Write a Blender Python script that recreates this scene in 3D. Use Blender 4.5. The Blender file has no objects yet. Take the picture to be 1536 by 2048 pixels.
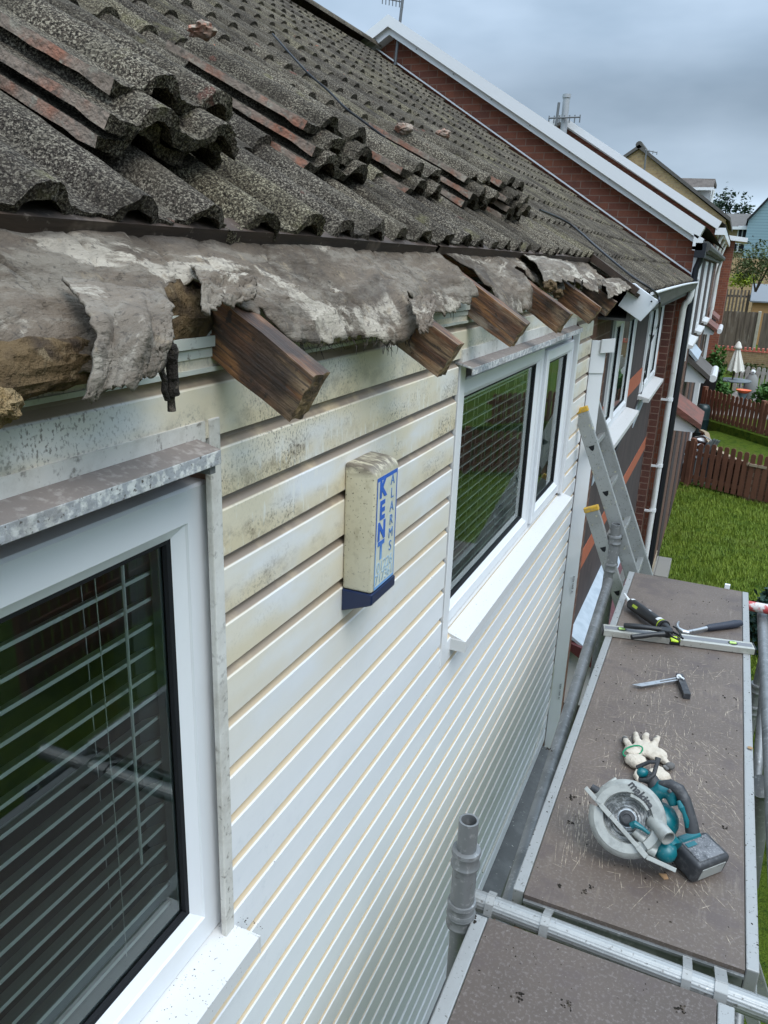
import bpy, bmesh, math, random
from mathutils import Vector, Matrix, noise
rnd = random.Random(7)
S = bpy.context.scene
COL = S.collection
PI = math.pi

# ------------------------------------------------------------------ camera
FPX = 1555.0                      # focal length in photo pixels (1536 x 2048)
def norm(v):
    l = math.sqrt(sum(a*a for a in v)); return [a/l for a in v]
_Y = norm([1478-768, 542-1024, FPX])
_D = [570-768, 5830-1024, FPX]
_k = sum(a*b for a, b in zip(_D, _Y)); _D = norm([a-_k*b for a, b in zip(_D, _Y)])
_Z = [-a for a in _D]
_X = [_Y[1]*_Z[2]-_Y[2]*_Z[1], _Y[2]*_Z[0]-_Y[0]*_Z[2], _Y[0]*_Z[1]-_Y[1]*_Z[0]]
ROT = [_X, _Y, _Z]                # world axes in (right, down, forward)
cam = bpy.data.cameras.new('camera'); camo = bpy.data.objects.new('camera', cam); COL.objects.link(camo)
m3 = Matrix(((ROT[0][0], -ROT[0][1], -ROT[0][2]), (ROT[1][0], -ROT[1][1], -ROT[1][2]), (ROT[2][0], -ROT[2][1], -ROT[2][2])))
camo.matrix_world = m3.to_4x4()
cam.sensor_fit = 'VERTICAL'; cam.sensor_height = 36.0; cam.lens = FPX/2048*36
cam.clip_start = 0.05; cam.clip_end = 2000
S.camera = camo

# ------------------------------------------------------------------ light
SUN_EL, SUN_AZ = math.radians(56), math.radians(122)      # azimuth from +Y towards +X
w = bpy.data.worlds.new('World'); S.world = w; w.use_nodes = True
nt = w.node_tree; N = nt.nodes; Lk = nt.links
bg = N['Background']; bg.inputs['Strength'].default_value = 0.12
sky = N.new('ShaderNodeTexSky'); sky.sky_type = 'NISHITA'; sky.sun_disc = False
sky.sun_elevation = SUN_EL; sky.sun_rotation = SUN_AZ; sky.dust_density = 2.0
tc = N.new('ShaderNodeTexCoord'); sep = N.new('ShaderNodeSeparateXYZ'); Lk.new(tc.outputs['Generated'], sep.inputs[0])
mp = N.new('ShaderNodeMapping'); mp.inputs['Scale'].default_value = (1.2, 1.0, 3.4); mp.inputs['Location'].default_value = (0.4, 0.1, 0.2)
Lk.new(tc.outputs['Generated'], mp.inputs[0])
nz = N.new('ShaderNodeTexNoise'); nz.inputs['Scale'].default_value = 1.7; nz.inputs['Detail'].default_value = 5; nz.inputs['Roughness'].default_value = .48
Lk.new(mp.outputs[0], nz.inputs['Vector'])
rp = N.new('ShaderNodeValToRGB'); rp.color_ramp.elements[0].position = .36; rp.color_ramp.elements[1].position = .66
rp.color_ramp.elements[0].color = (1.75, 2.45, 3.3, 1); rp.color_ramp.elements[1].color = (4.4, 5.4, 6.7, 1)
Lk.new(nz.outputs['Fac'], rp.inputs[0])
# elevation term: a cloud sheet is brightest overhead, darkest in a band above the far hills, paler at the horizon
er = N.new('ShaderNodeValToRGB'); er.color_ramp.interpolation = 'EASE'
es = er.color_ramp.elements
es[0].position = .0; es[0].color = (1.2, 1.25, 1.25, 1); es[1].position = 1.0; es[1].color = (3.7, 3.6, 3.4, 1)
for p, c in ((.05, 1.25), (.10, .72), (.17, .60), (.25, .92), (.34, 1.15), (.46, 1.9), (.62, 2.9)):
    e = es.new(p); e.color = (c, c, c*.985, 1)
Lk.new(sep.outputs['Z'], er.inputs[0])
mu = N.new('ShaderNodeMixRGB'); mu.blend_type = 'MULTIPLY'; mu.inputs[0].default_value = 1
Lk.new(rp.outputs[0], mu.inputs[1]); Lk.new(er.outputs[0], mu.inputs[2])
mx = N.new('ShaderNodeMixRGB'); mx.inputs[0].default_value = .9
Lk.new(sky.outputs[0], mx.inputs[1]); Lk.new(mu.outputs[0], mx.inputs[2]); Lk.new(mx.outputs[0], bg.inputs['Color'])
sl = bpy.data.lights.new('sun', 'SUN'); sl.energy = 1.3; sl.angle = math.radians(35); sl.color = (1.0, .97, .93)
so = bpy.data.objects.new('sun', sl); COL.objects.link(so)
sd = Vector((math.cos(SUN_EL)*math.sin(SUN_AZ), math.cos(SUN_EL)*math.cos(SUN_AZ), math.sin(SUN_EL)))
so.rotation_euler = sd.to_track_quat('Z', 'Y').to_euler(); so.location = (20, 5, 30)
S.view_settings.view_transform = 'Standard'; S.view_settings.look = 'None'; S.view_settings.gamma = 1
S.view_settings.exposure = 0.62
S.render.engine = 'CYCLES'
S.cycles.max_bounces = 8; S.cycles.transparent_max_bounces = 12; S.cycles.glossy_bounces = 4

# ------------------------------------------------------------------ survey helpers: a pixel of the photo met with a known plane
def ray(px, py):
    v = (px-768, py-1024, FPX); return Vector([sum(ROT[i][j]*v[j] for j in range(3)) for i in range(3)])
def onX(px, py, x): d = ray(px, py); return d*(x/d.x)
def onY(px, py, y): d = ray(px, py); return d*(y/d.y)
def onZ(px, py, z): d = ray(px, py); return d*(z/d.z)
SL = .6177; RX0, RZ0 = -.48, -.147
RN = Vector((SL, 0, 1)).normalized(); RD = Vector((1, 0, -SL)).normalized()   # roof normal, downslope
def onR(px, py, off=0):
    d = ray(px, py); p0 = Vector((RX0, 0, RZ0))+RN*off; return d*(RN.dot(p0)/RN.dot(d))
def roofz(x, off=0): return RZ0+SL*(RX0-x)+off/RN.z
DECK = -1.5
def D(px, py, h=0): return onZ(px, py, DECK+h)

# ------------------------------------------------------------------ mesh builder
class MB:
    def __init__(s): s.bm = bmesh.new(); s.mi = 0
    def _f(s, vs):
        try: f = s.bm.faces.new(vs); f.material_index = s.mi; return f
        except ValueError: return None
    def hexa(s, c):            # 8 corners: bottom 4 ccw, top 4 ccw
        v = [s.bm.verts.new(p) for p in c]
        for q in ((3,2,1,0),(4,5,6,7),(0,1,5,4),(1,2,6,5),(2,3,7,6),(3,0,4,7)): s._f([v[i] for i in q])
        return s
    def box(s, x0, x1, y0, y1, z0, z1):
        return s.hexa([(x0,y0,z0),(x1,y0,z0),(x1,y1,z0),(x0,y1,z0),(x0,y0,z1),(x1,y0,z1),(x1,y1,z1),(x0,y1,z1)])
    def obox(s, c, ax, ay, az, hx, hy, hz):
        c = Vector(c); ax, ay, az = Vector(ax)*hx, Vector(ay)*hy, Vector(az)*hz
        return s.hexa([c-ax-ay-az, c+ax-ay-az, c+ax+ay-az, c-ax+ay-az, c-ax-ay+az, c+ax-ay+az, c+ax+ay+az, c-ax+ay+az])
    def bar(s, a, b, w, h, up=(0,0,1)):
        a, b = Vector(a), Vector(b); d = (b-a); l = d.length; d.normalize()
        side = d.cross(Vector(up)).normalized(); u = side.cross(d)
        return s.obox((a+b)/2, d, side, u, l/2, w/2, h/2)
    def tube(s, pts, r, n=12, cap=True, inner=0):
        pts = [Vector(p) for p in pts]; rs = r if isinstance(r, (list, tuple)) else [r]*len(pts)
        rings = []; ref = None
        for i, p in enumerate(pts):
            t = (pts[min(i+1, len(pts)-1)]-pts[max(i-1, 0)]).normalized()
            if ref is None:
                ref = Vector((0,0,1)) if abs(t.z) < .9 else Vector((1,0,0))
            a = t.cross(ref).normalized(); b = t.cross(a).normalized(); ref = -b if False else ref
            rings.append([s.bm.verts.new(p+(a*math.cos(2*PI*k/n)+b*math.sin(2*PI*k/n))*rs[i]) for k in range(n)])
        for i in range(len(rings)-1):
            for k in range(n): s._f([rings[i][k], rings[i][(k+1)%n], rings[i+1][(k+1)%n], rings[i+1][k]])
        if cap:
            s._f(rings[0][::-1]); s._f(rings[-1])
        return s
    def hollow(s, a, b, ro, ri, n=20):
        a, b = Vector(a), Vector(b); t = (b-a).normalized()
        ref = Vector((0,0,1)) if abs(t.z) < .9 else Vector((1,0,0))
        u = t.cross(ref).normalized(); v = t.cross(u)
        R = []
        for p, r in ((a, ro), (b, ro), (b, ri), (a, ri)):
            R.append([s.bm.verts.new(p+(u*math.cos(2*PI*k/n)+v*math.sin(2*PI*k/n))*r) for k in range(n)])
        for i in range(4):
            for k in range(n): s._f([R[i][k], R[i][(k+1)%n], R[(i+1)%4][(k+1)%n], R[(i+1)%4][k]])
        return s
    def lathe(s, prof, o, axis=(0,0,1), n=24):
        o = Vector(o); t = Vector(axis).normalized(); ref = Vector((0,0,1)) if abs(t.z) < .9 else Vector((1,0,0))
        u = t.cross(ref).normalized(); v = t.cross(u); R = []
        for r, h in prof:
            R.append([s.bm.verts.new(o+t*h+(u*math.cos(2*PI*k/n)+v*math.sin(2*PI*k/n))*max(r, 1e-4)) for k in range(n)])
        for i in range(len(R)-1):
            for k in range(n): s._f([R[i][k], R[i][(k+1)%n], R[i+1][(k+1)%n], R[i+1][k]])
        s._f(R[0][::-1]); s._f(R[-1]); return s
    def prism(s, poly, vec):   # planar polygon of 3-D points pushed along vec
        vec = Vector(vec); a = [s.bm.verts.new(Vector(p)) for p in poly]; b = [s.bm.verts.new(Vector(p)+vec) for p in poly]
        n = len(a); s._f(a[::-1]); s._f(b)
        for i in range(n): s._f([a[i], a[(i+1)%n], b[(i+1)%n], b[i]])
        return s
    def grid(s, fn, nu, nv):
        g = [[s.bm.verts.new(fn(i/nu, j/nv)) for j in range(nv+1)] for i in range(nu+1)]
        for i in range(nu):
            for j in range(nv): s._f([g[i][j], g[i+1][j], g[i+1][j+1], g[i][j+1]])
        return g
    def quad(s, a, b, c, d): s._f([s.bm.verts.new(Vector(p)) for p in (a, b, c, d)]); return s
    def build(s, name, mats, parent=None, bevel=0, smooth=False, seg=2, org=None, recalc=True, subd=0):
        bm = s.bm
        if recalc: bmesh.ops.recalc_face_normals(bm, faces=bm.faces)
        if bevel:
            es = [e for e in bm.edges if len(e.link_faces) == 2 and e.calc_face_angle(0) > .5]
            bmesh.ops.bevel(bm, geom=es, offset=bevel, segments=seg, affect='EDGES', profile=.5, clamp_overlap=True)
        me = bpy.data.meshes.new(name)
        if org is None and parent is not None: org = parent.location
        o = bpy.data.objects.new(name, me)
        if org is not None and parent is None: o.location = org
        if org is not None: bmesh.ops.translate(bm, verts=bm.verts, vec=-Vector(org))
        bm.to_mesh(me); bm.free()
        for m in (mats if isinstance(mats, (list, tuple)) else [mats]): me.materials.append(m)
        if smooth:
            for p in me.polygons: p.use_smooth = True
            me.set_sharp_from_angle(angle=smooth if isinstance(smooth, float) else .6)
        COL.objects.link(o)
        if parent is not None:
            o.parent = parent
            if org is not None and parent.type == 'MESH' : o.location = (0,0,0)
        if subd:
            md = o.modifiers.new('subd', 'SUBSURF'); md.levels = subd; md.render_levels = subd
        return o
def tag(o, label=None, cat=None, group=None, kind=None):
    if cat and not kind: kind = 'thing'
    for k, v in (('label', label), ('category', cat), ('group', group), ('kind', kind)):
        if v: o[k] = v
    return o
def thing(name, label, cat, loc=(0,0,0), group=None):
    o = bpy.data.objects.new(name, None); o.location = loc; o.empty_display_size = .1; COL.objects.link(o)
    return tag(o, label, cat, group)
def sub(mb, name, mats, part, **k):        # a sub-part: mesh in the same frame as its part (a mesh whose origin is world minus its thing)
    root = part.parent
    org = Vector(root.location) if root else Vector(part.location)
    o = mb.build(name, mats, None, org=org, **k); o.location = (0,0,0); o.parent = part
    return o
def fbm(p, s=1.0, o=3): return noise.fractal(Vector(p)*s, 1.0, 2.0, o)

# ------------------------------------------------------------------ materials
def mat(name, base, rough=.6, metal=0., spec=.5, layers=(), bump=(), coord='pos', seed=0, hook=None, coat=0):
    m = bpy.data.materials.new(name); m.use_nodes = True
    t = m.node_tree; n = t.nodes; l = t.links; b = n['Principled BSDF']
    b.inputs['Roughness'].default_value = rough; b.inputs['Metallic'].default_value = metal
    b.inputs['Specular IOR Level'].default_value = spec
    if coat: b.inputs['Coat Weight'].default_value = coat; b.inputs['Coat Roughness'].default_value = .15
    if coord == 'pos': src = n.new('ShaderNodeNewGeometry').outputs['Position']
    else: src = n.new('ShaderNodeTexCoord').outputs['Object']
    cur = n.new('ShaderNodeRGB'); cur.outputs[0].default_value = (*base, 1); cur = cur.outputs[0]
    def mapped(sc, off=0):
        rr_ = None
        if len(sc) == 4:
            rr_ = n.new('ShaderNodeMapping'); rr_.inputs['Rotation'].default_value = (0, sc[3], 0); l.new(src, rr_.inputs[0]); sc = sc[:3]
        q = n.new('ShaderNodeMapping'); q.inputs['Scale'].default_value = sc; q.inputs['Location'].default_value = (seed*3.1+off, seed*1.7, off*2)
        l.new(rr_.outputs[0] if rr_ else src, q.inputs[0]); return q.outputs[0]
    def mask(L):
        v = mapped(L.get('sc', (1,1,1)), L.get('o', 0)); ty = L.get('t', 'noise')
        if ty == 'noise':
            q = n.new('ShaderNodeTexNoise'); q.inputs['Scale'].default_value = L['s']; q.inputs['Detail'].default_value = L.get('d', 4)
            q.inputs['Roughness'].default_value = L.get('r', .6); q.inputs['Distortion'].default_value = L.get('dist', 0); l.new(v, q.inputs['Vector']); f = q.outputs['Fac']
        elif ty == 'vor':
            q = n.new('ShaderNodeTexVoronoi'); q.inputs['Scale'].default_value = L['s']; l.new(v, q.inputs['Vector']); f = q.outputs['Distance']
        elif ty == 'cell':
            q = n.new('ShaderNodeTexVoronoi'); q.inputs['Scale'].default_value = L['s']; l.new(v, q.inputs['Vector'])
            s_ = n.new('ShaderNodeSeparateColor'); l.new(q.outputs['Color'], s_.inputs[0]); f = s_.outputs[0]
        elif ty == 'edge':
            q = n.new('ShaderNodeTexVoronoi'); q.feature = 'DISTANCE_TO_EDGE'; q.inputs['Scale'].default_value = L['s']; l.new(v, q.inputs['Vector']); f = q.outputs['Distance']
        elif ty == 'wave':
            q = n.new('ShaderNodeTexWave'); q.inputs['Scale'].default_value = L['s']; q.inputs['Distortion'].default_value = L.get('dist', 4)
            q.inputs['Detail'].default_value = L.get('d', 3); q.bands_direction = L.get('dir', 'X'); l.new(v, q.inputs['Vector']); f = q.outputs['Fac']
        elif ty in ('x', 'y', 'z'):
            q = n.new('ShaderNodeSeparateXYZ'); l.new(src, q.inputs[0]); f = q.outputs[ty.upper()]
        elif ty == 'fract':
            q = n.new('ShaderNodeSeparateXYZ'); l.new(src, q.inputs[0])
            a = n.new('ShaderNodeMath'); a.operation = 'SUBTRACT'; l.new(q.outputs[L.get('ax', 'Z')], a.inputs[0]); a.inputs[1].default_value = L['z0']
            c = n.new('ShaderNodeMath'); c.operation = 'DIVIDE'; l.new(a.outputs[0], c.inputs[0]); c.inputs[1].default_value = L['p']
            d = n.new('ShaderNodeMath'); d.operation = 'FRACT'; l.new(c.outputs[0], d.inputs[0]); f = d.outputs[0]
        r = n.new('ShaderNodeMapRange'); r.inputs['From Min'].default_value = L['lo']; r.inputs['From Max'].default_value = L['hi']
        r.interpolation_type = 'SMOOTHSTEP'; l.new(f, r.inputs['Value']); r.inputs['To Max'].default_value = L.get('op', 1.0)
        out = r.outputs[0]
        for M2 in L.get('mul', ()):
            g = n.new('ShaderNodeMath'); g.operation = 'MULTIPLY'; l.new(out, g.inputs[0]); l.new(mask(M2), g.inputs[1]); out = g.outputs[0]
        return out
    if hook: cur = hook(n, l, src, cur, mapped)
    for L in layers:
        x = n.new('ShaderNodeMixRGB'); l.new(mask(L), x.inputs[0]); l.new(cur, x.inputs[1]); x.inputs[2].default_value = (*L['c'], 1)
        if L.get('blend'): x.blend_type = L['blend']
        cur = x.outputs[0]
    l.new(cur, b.inputs['Base Color'])
    prev = None
    for B in bump:
        q = n.new('ShaderNodeBump'); q.inputs['Strength'].default_value = B.get('k', .5); q.inputs['Distance'].default_value = B.get('h', .005)
        l.new(mask(dict(lo=0, hi=1, **{k: v for k, v in B.items() if k not in ('k', 'h')})), q.inputs['Height'])
        if prev: l.new(prev, q.inputs['Normal'])
        prev = q.outputs[0]
    if prev: l.new(prev, b.inputs['Normal'])
    return m

def brick_hook(axis, c1, c2, mortar, bw=.225, rh=.075, ms=.010, off=(0,0,0)):
    def h(n, l, src, cur, mapped):
        s_ = n.new('ShaderNodeSeparateXYZ'); l.new(src, s_.inputs[0]); c = n.new('ShaderNodeCombineXYZ')
        l.new(s_.outputs[axis], c.inputs[0]); l.new(s_.outputs['Z'], c.inputs[1])
        b = n.new('ShaderNodeTexBrick'); b.inputs['Scale'].default_value = 1; b.inputs['Brick Width'].default_value = bw; b.inputs['Row Height'].default_value = rh
        b.inputs['Mortar Size'].default_value = ms*.5; b.inputs['Mortar Smooth'].default_value = .15; b.inputs['Bias'].default_value = -.1
        for k, v in (('Color1', c1), ('Color2', c2), ('Mortar', mortar)): b.inputs[k].default_value = (*v, 1)
        l.new(c.outputs[0], b.inputs['Vector']); return b.outputs['Color']
    return h
def brick(name, axis, c1=(.26,.085,.045), c2=(.17,.055,.035), mortar=(.24,.15,.11), **k):
    return mat(name, c1, .85, layers=[dict(s=9, lo=.45, hi=.75, c=(.12,.05,.035), op=.5), dict(s=60, lo=.55, hi=.7, c=(.33,.15,.1), op=.3)],
               bump=[dict(s=90, k=.3, h=.003)], hook=brick_hook(axis, c1, c2, mortar, **k))

P = .0936; Z0 = -.342
white = (.78,.79,.79)
M = {}
M['upvc'] = mat('white_upvc', (.72,.72,.72), .28, layers=[dict(s=3, lo=.5, hi=.85, c=(.66,.66,.64), op=.35), dict(t='vor', s=70, lo=.05, hi=.03, c=(.2,.17,.14), mul=[dict(s=4, lo=.55, hi=.7)])])
M['upvc_clean'] = mat('white_plastic', (.70,.715,.73), .3, layers=[dict(s=5, lo=.55, hi=.8, c=(.62,.61,.58), op=.4)])
M['sill'] = mat('upvc_sill', (.62,.62,.61), .35, layers=[dict(s=7, lo=.5, hi=.8, c=(.62,.6,.56), op=.4), dict(t='vor', s=130, lo=.16, hi=.10, c=(.14,.11,.09), mul=[dict(s=9, lo=.5, hi=.62)]), dict(s=160, lo=.66, hi=.70, c=(.10,.08,.07), op=.9)])
# weathered cladding: yellowed and mouldy boards near the eaves, a dusty cove along every board
zt = lambda a, b: dict(t='z', lo=a, hi=b)
M['siding'] = mat('weathered_cladding', (.75,.755,.76), .42, layers=[
    dict(s=2.2, lo=.35, hi=.75, c=(.63,.65,.665), op=.5, sc=(1,.6,2)),
    dict(s=34, lo=.5, hi=.75, c=(.50,.53,.55), op=.55, d=8, r=.75, mul=[dict(s=2.3, lo=.48, hi=.7)]),
    dict(s=3.0, lo=.30, hi=.62, c=(.69,.60,.42), op=.85, sc=(1,.8,2.2), mul=[zt(-1.05, -.42)]),
    dict(t='fract', z0=Z0, p=P, lo=.50, hi=.12, c=(.62,.52,.34), op=.75, mul=[zt(-.95, -.45), dict(s=4, lo=.3, hi=.6)]),
    dict(s=24, lo=.45, hi=.66, c=(.20,.155,.105), op=.8, sc=(1,.8,1.2), d=9, r=.78, mul=[zt(-.62, -.40), dict(t='fract', z0=Z0, p=P, lo=.62, hi=.25), dict(s=2.5, lo=.35, hi=.6)]),
    dict(s=150, lo=.52, hi=.60, c=(.09,.07,.055), op=.9, mul=[zt(-.66, -.36), dict(s=5, lo=.46, hi=.64), dict(t='fract', z0=Z0, p=P, lo=.75, hi=.3)]),
    dict(s=230, lo=.52, hi=.64, c=(.13,.11,.09), op=.8, sc=(1,1,.7), mul=[zt(-.40, -.28), dict(s=4, lo=.42, hi=.62)]), dict(s=30, lo=.56, hi=.66, c=(.76,.75,.70), op=.6, sc=(1,2.2,.5), d=8, mul=[zt(-.52, -.40), zt(-.25, -.32)]),
    dict(s=5, lo=.45, hi=.7, c=(.42,.43,.38), op=.6, mul=[zt(-.30, -.20)]),
    dict(t='fract', z0=Z0, p=P, lo=.775, hi=.80, c=(.56,.43,.26), op=.95, mul=[dict(s=5, lo=.0, hi=.4), dict(t='z', lo=-2.7, hi=-1.6)]),
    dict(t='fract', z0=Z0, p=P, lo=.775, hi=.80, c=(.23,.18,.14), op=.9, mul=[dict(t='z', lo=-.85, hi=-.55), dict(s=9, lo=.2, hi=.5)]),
    ], bump=[dict(s=200, k=.08, h=.001)])
M['trim'] = mat('dirty_trim', (.60,.58,.53), .5, layers=[dict(s=14, lo=.4, hi=.7, c=(.36,.33,.28), op=.7, d=9, r=.75), dict(s=70, lo=.55, hi=.7, c=(.14,.12,.1), op=.8), dict(s=3, lo=.4, hi=.7, c=(.70,.69,.66), op=.8)], bump=[dict(s=90, k=.2, h=.002)])
M['ribbed'] = mat('old_soffit_trim', (.55,.56,.50), .5, layers=[dict(s=6, lo=.4, hi=.7, c=(.30,.31,.24), op=.7), dict(s=60, lo=.58, hi=.7, c=(.16,.14,.11))])
M['lead'] = mat('speckled_head_flashing', (.33,.34,.35), .75, layers=[dict(s=75, lo=.45, hi=.6, c=(.62,.62,.59)), dict(s=8, lo=.5, hi=.7, c=(.20,.18,.16), op=.6), dict(s=160, lo=.6, hi=.68, c=(.1,.09,.08))], bump=[dict(s=120, k=.5, h=.003)])
M['brownlead'] = mat('dusty_flashing_top', (.20,.17,.15), .85, layers=[dict(s=70, lo=.5, hi=.7, c=(.34,.31,.28), op=.7)], bump=[dict(s=100, k=.4, h=.003)])
M['leadgrey'] = mat('lead_sheet', (.12,.122,.118), .65, metal=.1, layers=[dict(s=12, lo=.4, hi=.7, c=(.19,.192,.185), op=.7), dict(s=60, lo=.66, hi=.7, c=(.55,.53,.48))], bump=[dict(s=20, k=.25, h=.006)])
M['leadpale'] = mat('pale_lead_sheet', (.42,.48,.53), .55, metal=.1, layers=[dict(s=10, lo=.4, hi=.7, c=(.30,.36,.41), op=.7)], bump=[dict(s=25, k=.3, h=.006)])
def tilemat(name, base, hi, seed):
    return mat(name, base, .97, spec=.08, seed=seed, layers=[
    dict(s=210, lo=.52, hi=.60, c=hi, op=.8, d=2), dict(s=330, lo=.56, hi=.63, c=tuple(a*1.15 for a in hi), op=.6, d=1), dict(s=17, lo=.5, hi=.68, c=tuple(a*.55 for a in hi), op=.5),
    dict(s=260, lo=.52, hi=.60, c=(.014,.012,.010), op=.85, o=5, d=1), dict(s=4.5, lo=.42, hi=.62, c=(.030,.025,.020), op=.65), dict(s=2.0, lo=.5, hi=.66, c=(.095,.080,.058), op=.45, o=6),
    dict(s=13, lo=.60, hi=.72, c=(.16,.145,.075), op=.45), dict(s=11, lo=.68, hi=.74, c=(.15,.055,.042), op=.6, o=3), dict(s=22, lo=.73, hi=.76, c=(.42,.10,.05), op=.7, o=8)],
    bump=[dict(s=170, k=.9, h=.006), dict(s=45, k=.6, h=.008)])
M['tile'] = tilemat('weathered_concrete_tile', (.074,.060,.046), (.32,.28,.21), 0)
M['tileB'] = tilemat('dark_concrete_tile', (.056,.046,.037), (.25,.218,.168), 3)
M['tileC'] = tilemat('mossy_concrete_tile', (.080,.066,.045), (.33,.29,.20), 5)
M['tile_edge'] = mat('broken_tile_edge', (.26,.20,.155), .95, layers=[dict(s=9, lo=.47, hi=.64, c=(.32,.13,.078), op=.85, d=7), dict(s=60, lo=.5, hi=.66, c=(.12,.10,.08), op=.8), dict(s=30, lo=.56, hi=.7, c=(.42,.37,.29), op=.7)], bump=[dict(s=90, k=.7, h=.006)])
M['tile_far'] = mat('brown_concrete_tile', (.10,.083,.072), .92, spec=.2, layers=[dict(s=40, lo=.45, hi=.65, c=(.19,.165,.145), op=.7), dict(s=5, lo=.4, hi=.7, c=(.06,.05,.045), op=.6)], bump=[dict(s=90, k=.5, h=.006)])
def feltmat(name, base, pale, cover):
    return mat(name, base, .93, spec=.2, layers=[
    dict(s=6, lo=.40, hi=.62, c=tuple(a*.62 for a in base), op=.9, dist=1.0, sc=(1,.5,1), d=8), dict(s=3.2, lo=cover, hi=cover+.045, c=pale, op=.9, dist=1.2, sc=(1.3,.6,1), d=9, r=.68),
    dict(s=22, lo=.46, hi=.60, c=tuple(a*.6 for a in pale), op=.55, sc=(1,.3,1), d=8, r=.7, o=3), dict(s=42, lo=.50, hi=.60, c=(.085,.071,.058), op=.5, mul=[dict(s=5, lo=.42, hi=.58)], d=8),
    dict(s=26, lo=.60, hi=.72, c=(.27,.21,.14), op=.6), dict(s=130, lo=.56, hi=.65, c=(.06,.05,.042), op=.6, d=6), dict(s=5, lo=.52, hi=.66, c=(.07,.058,.048), op=.75, o=9, d=8, sc=(1.5,.6,1))],
    bump=[dict(s=15, k=.9, h=.016, sc=(1,.3,1), d=8, dist=.8), dict(s=60, k=.5, h=.005, d=6), dict(s=170, k=.4, h=.002)])
M['felt'] = feltmat('torn_roofing_felt', (.135,.105,.078), (.40,.35,.28), .53)
M['felt_pale'] = feltmat('pale_torn_felt', (.165,.134,.104), (.40,.355,.29), .49)
GR = -.553
M['wood'] = mat('dark_stained_rafter', (.125,.050,.019), .72, layers=[
    dict(s=4.0, lo=.40, hi=.62, c=(.040,.022,.014), op=.9, sc=(1.2,9,9,GR), d=8, r=.7), dict(s=16, lo=.5, hi=.64, c=(.27,.12,.04), op=.65, sc=(.5,5,5,GR)),
    dict(t='x', lo=-.575, hi=-.49, c=(.30,.205,.115), op=.75, mul=[dict(s=14, lo=.42, hi=.62, sc=(.5,3,3,GR), d=8)]), dict(s=26, lo=.52, hi=.62, c=(.045,.028,.018), op=.85, sc=(.35,6,6,GR), d=8),
    dict(s=6, lo=.58, hi=.68, c=(.30,.25,.19), op=.6, sc=(.8,2,2,GR), d=8), dict(s=6, lo=.50, hi=.66, c=(.022,.014,.010), op=.85, o=4, d=7), dict(s=60, lo=.62, hi=.7, c=(.02,.014,.01), op=.8)],
    bump=[dict(s=10, k=.5, h=.006, sc=(.5,7,7,GR)), dict(s=70, k=.4, h=.003)])
M['wood_end'] = mat('weathered_timber', (.30,.19,.095), .85, layers=[dict(s=34, lo=.42, hi=.62, c=(.075,.045,.025), op=.85, sc=(1,.6,2.6), d=6), dict(s=30, lo=.52, hi=.66, c=(.04,.025,.016), op=.8), dict(s=12, lo=.6, hi=.7, c=(.38,.29,.18), op=.6)], bump=[dict(s=40, k=.9, h=.008), dict(s=12, k=.6, h=.01)])
M['batten'] = mat('dark_batten', (.055,.033,.021), .8, layers=[dict(s=6, lo=.45, hi=.7, c=(.025,.017,.012), sc=(1,.4,3)), dict(s=9, lo=.6, hi=.72, c=(.16,.12,.09), op=.6), dict(s=60, lo=.62, hi=.7, c=(.2,.16,.13), op=.5)], bump=[dict(s=30, k=.5, h=.004, sc=(1,.2,1))])
M['wool'] = mat('glass_wool', (.115,.078,.042), 1, spec=.05, layers=[dict(s=22, lo=.4, hi=.65, c=(.045,.033,.024)), dict(s=50, lo=.58, hi=.7, c=(.20,.15,.09), op=.7)], bump=[dict(s=90, k=.8, h=.008)])
M['foam'] = mat('yellow_wool', (.24,.17,.09), 1, spec=.05, layers=[dict(s=40, lo=.45, hi=.65, c=(.22,.15,.07))], bump=[dict(s=60, k=1, h=.02)])
M['moss'] = mat('grimy_debris', (.03,.026,.022), 1, spec=.1, layers=[dict(s=60, lo=.5, hi=.65, c=(.11,.09,.07))], bump=[dict(s=80, k=1, h=.01)])
M['brickX'] = brick('red_brick_front', 'Y'); M['brickY'] = brick('red_brick_gable', 'X')
M['brickP'] = brick('dark_red_brick', 'X', (.105,.037,.026), (.07,.026,.02), (.21,.14,.11), bw=.225)
M['brickPX'] = brick('brown_brick', 'Y', (.13,.06,.035), (.09,.042,.028), (.20,.14,.10))
M['brickT'] = brick('tan_brick', 'X', (.42,.29,.14), (.33,.22,.11), (.36,.29,.2))
M['brickW'] = brick('garden_wall_brick', 'X', (.26,.17,.08), (.19,.12,.06), (.30,.24,.16), bw=.225)
M['hung'] = mat('brown_hung_tiles', (.058,.042,.040), .8, layers=[
    dict(t='cell', s=9, lo=.2, hi=.9, c=(.040,.030,.029), sc=(.01,1,.35), op=.8), dict(t='fract', ax='Y', z0=0, p=.165, lo=.05, hi=.0, c=(.02,.015,.015)),
    dict(s=20, lo=.55, hi=.75, c=(.095,.07,.062), op=.5)], bump=[dict(t='fract', ax='Y', z0=0, p=.165, k=.4, h=.006)])
M['hung_red'] = mat('orange_hung_tiles', (.36,.10,.045), .8, layers=[dict(t='fract', ax='Y', z0=0, p=.165, lo=.05, hi=.0, c=(.10,.03,.02)), dict(s=14, lo=.5, hi=.7, c=(.26,.075,.04), op=.6)])
M['dark'] = mat('dark_room', (.05,.055,.055), .9); M['room'] = mat('room_wall', (.36,.39,.375), .9)
M['blind'] = mat('blind_slat', (.92,.95,.92), .35); M['gasket'] = mat('black_gasket', (.012,.013,.015), .6, spec=.2)
M['spacer'] = mat('grey_spacer', (.32,.36,.37), .4, metal=.3)
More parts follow.
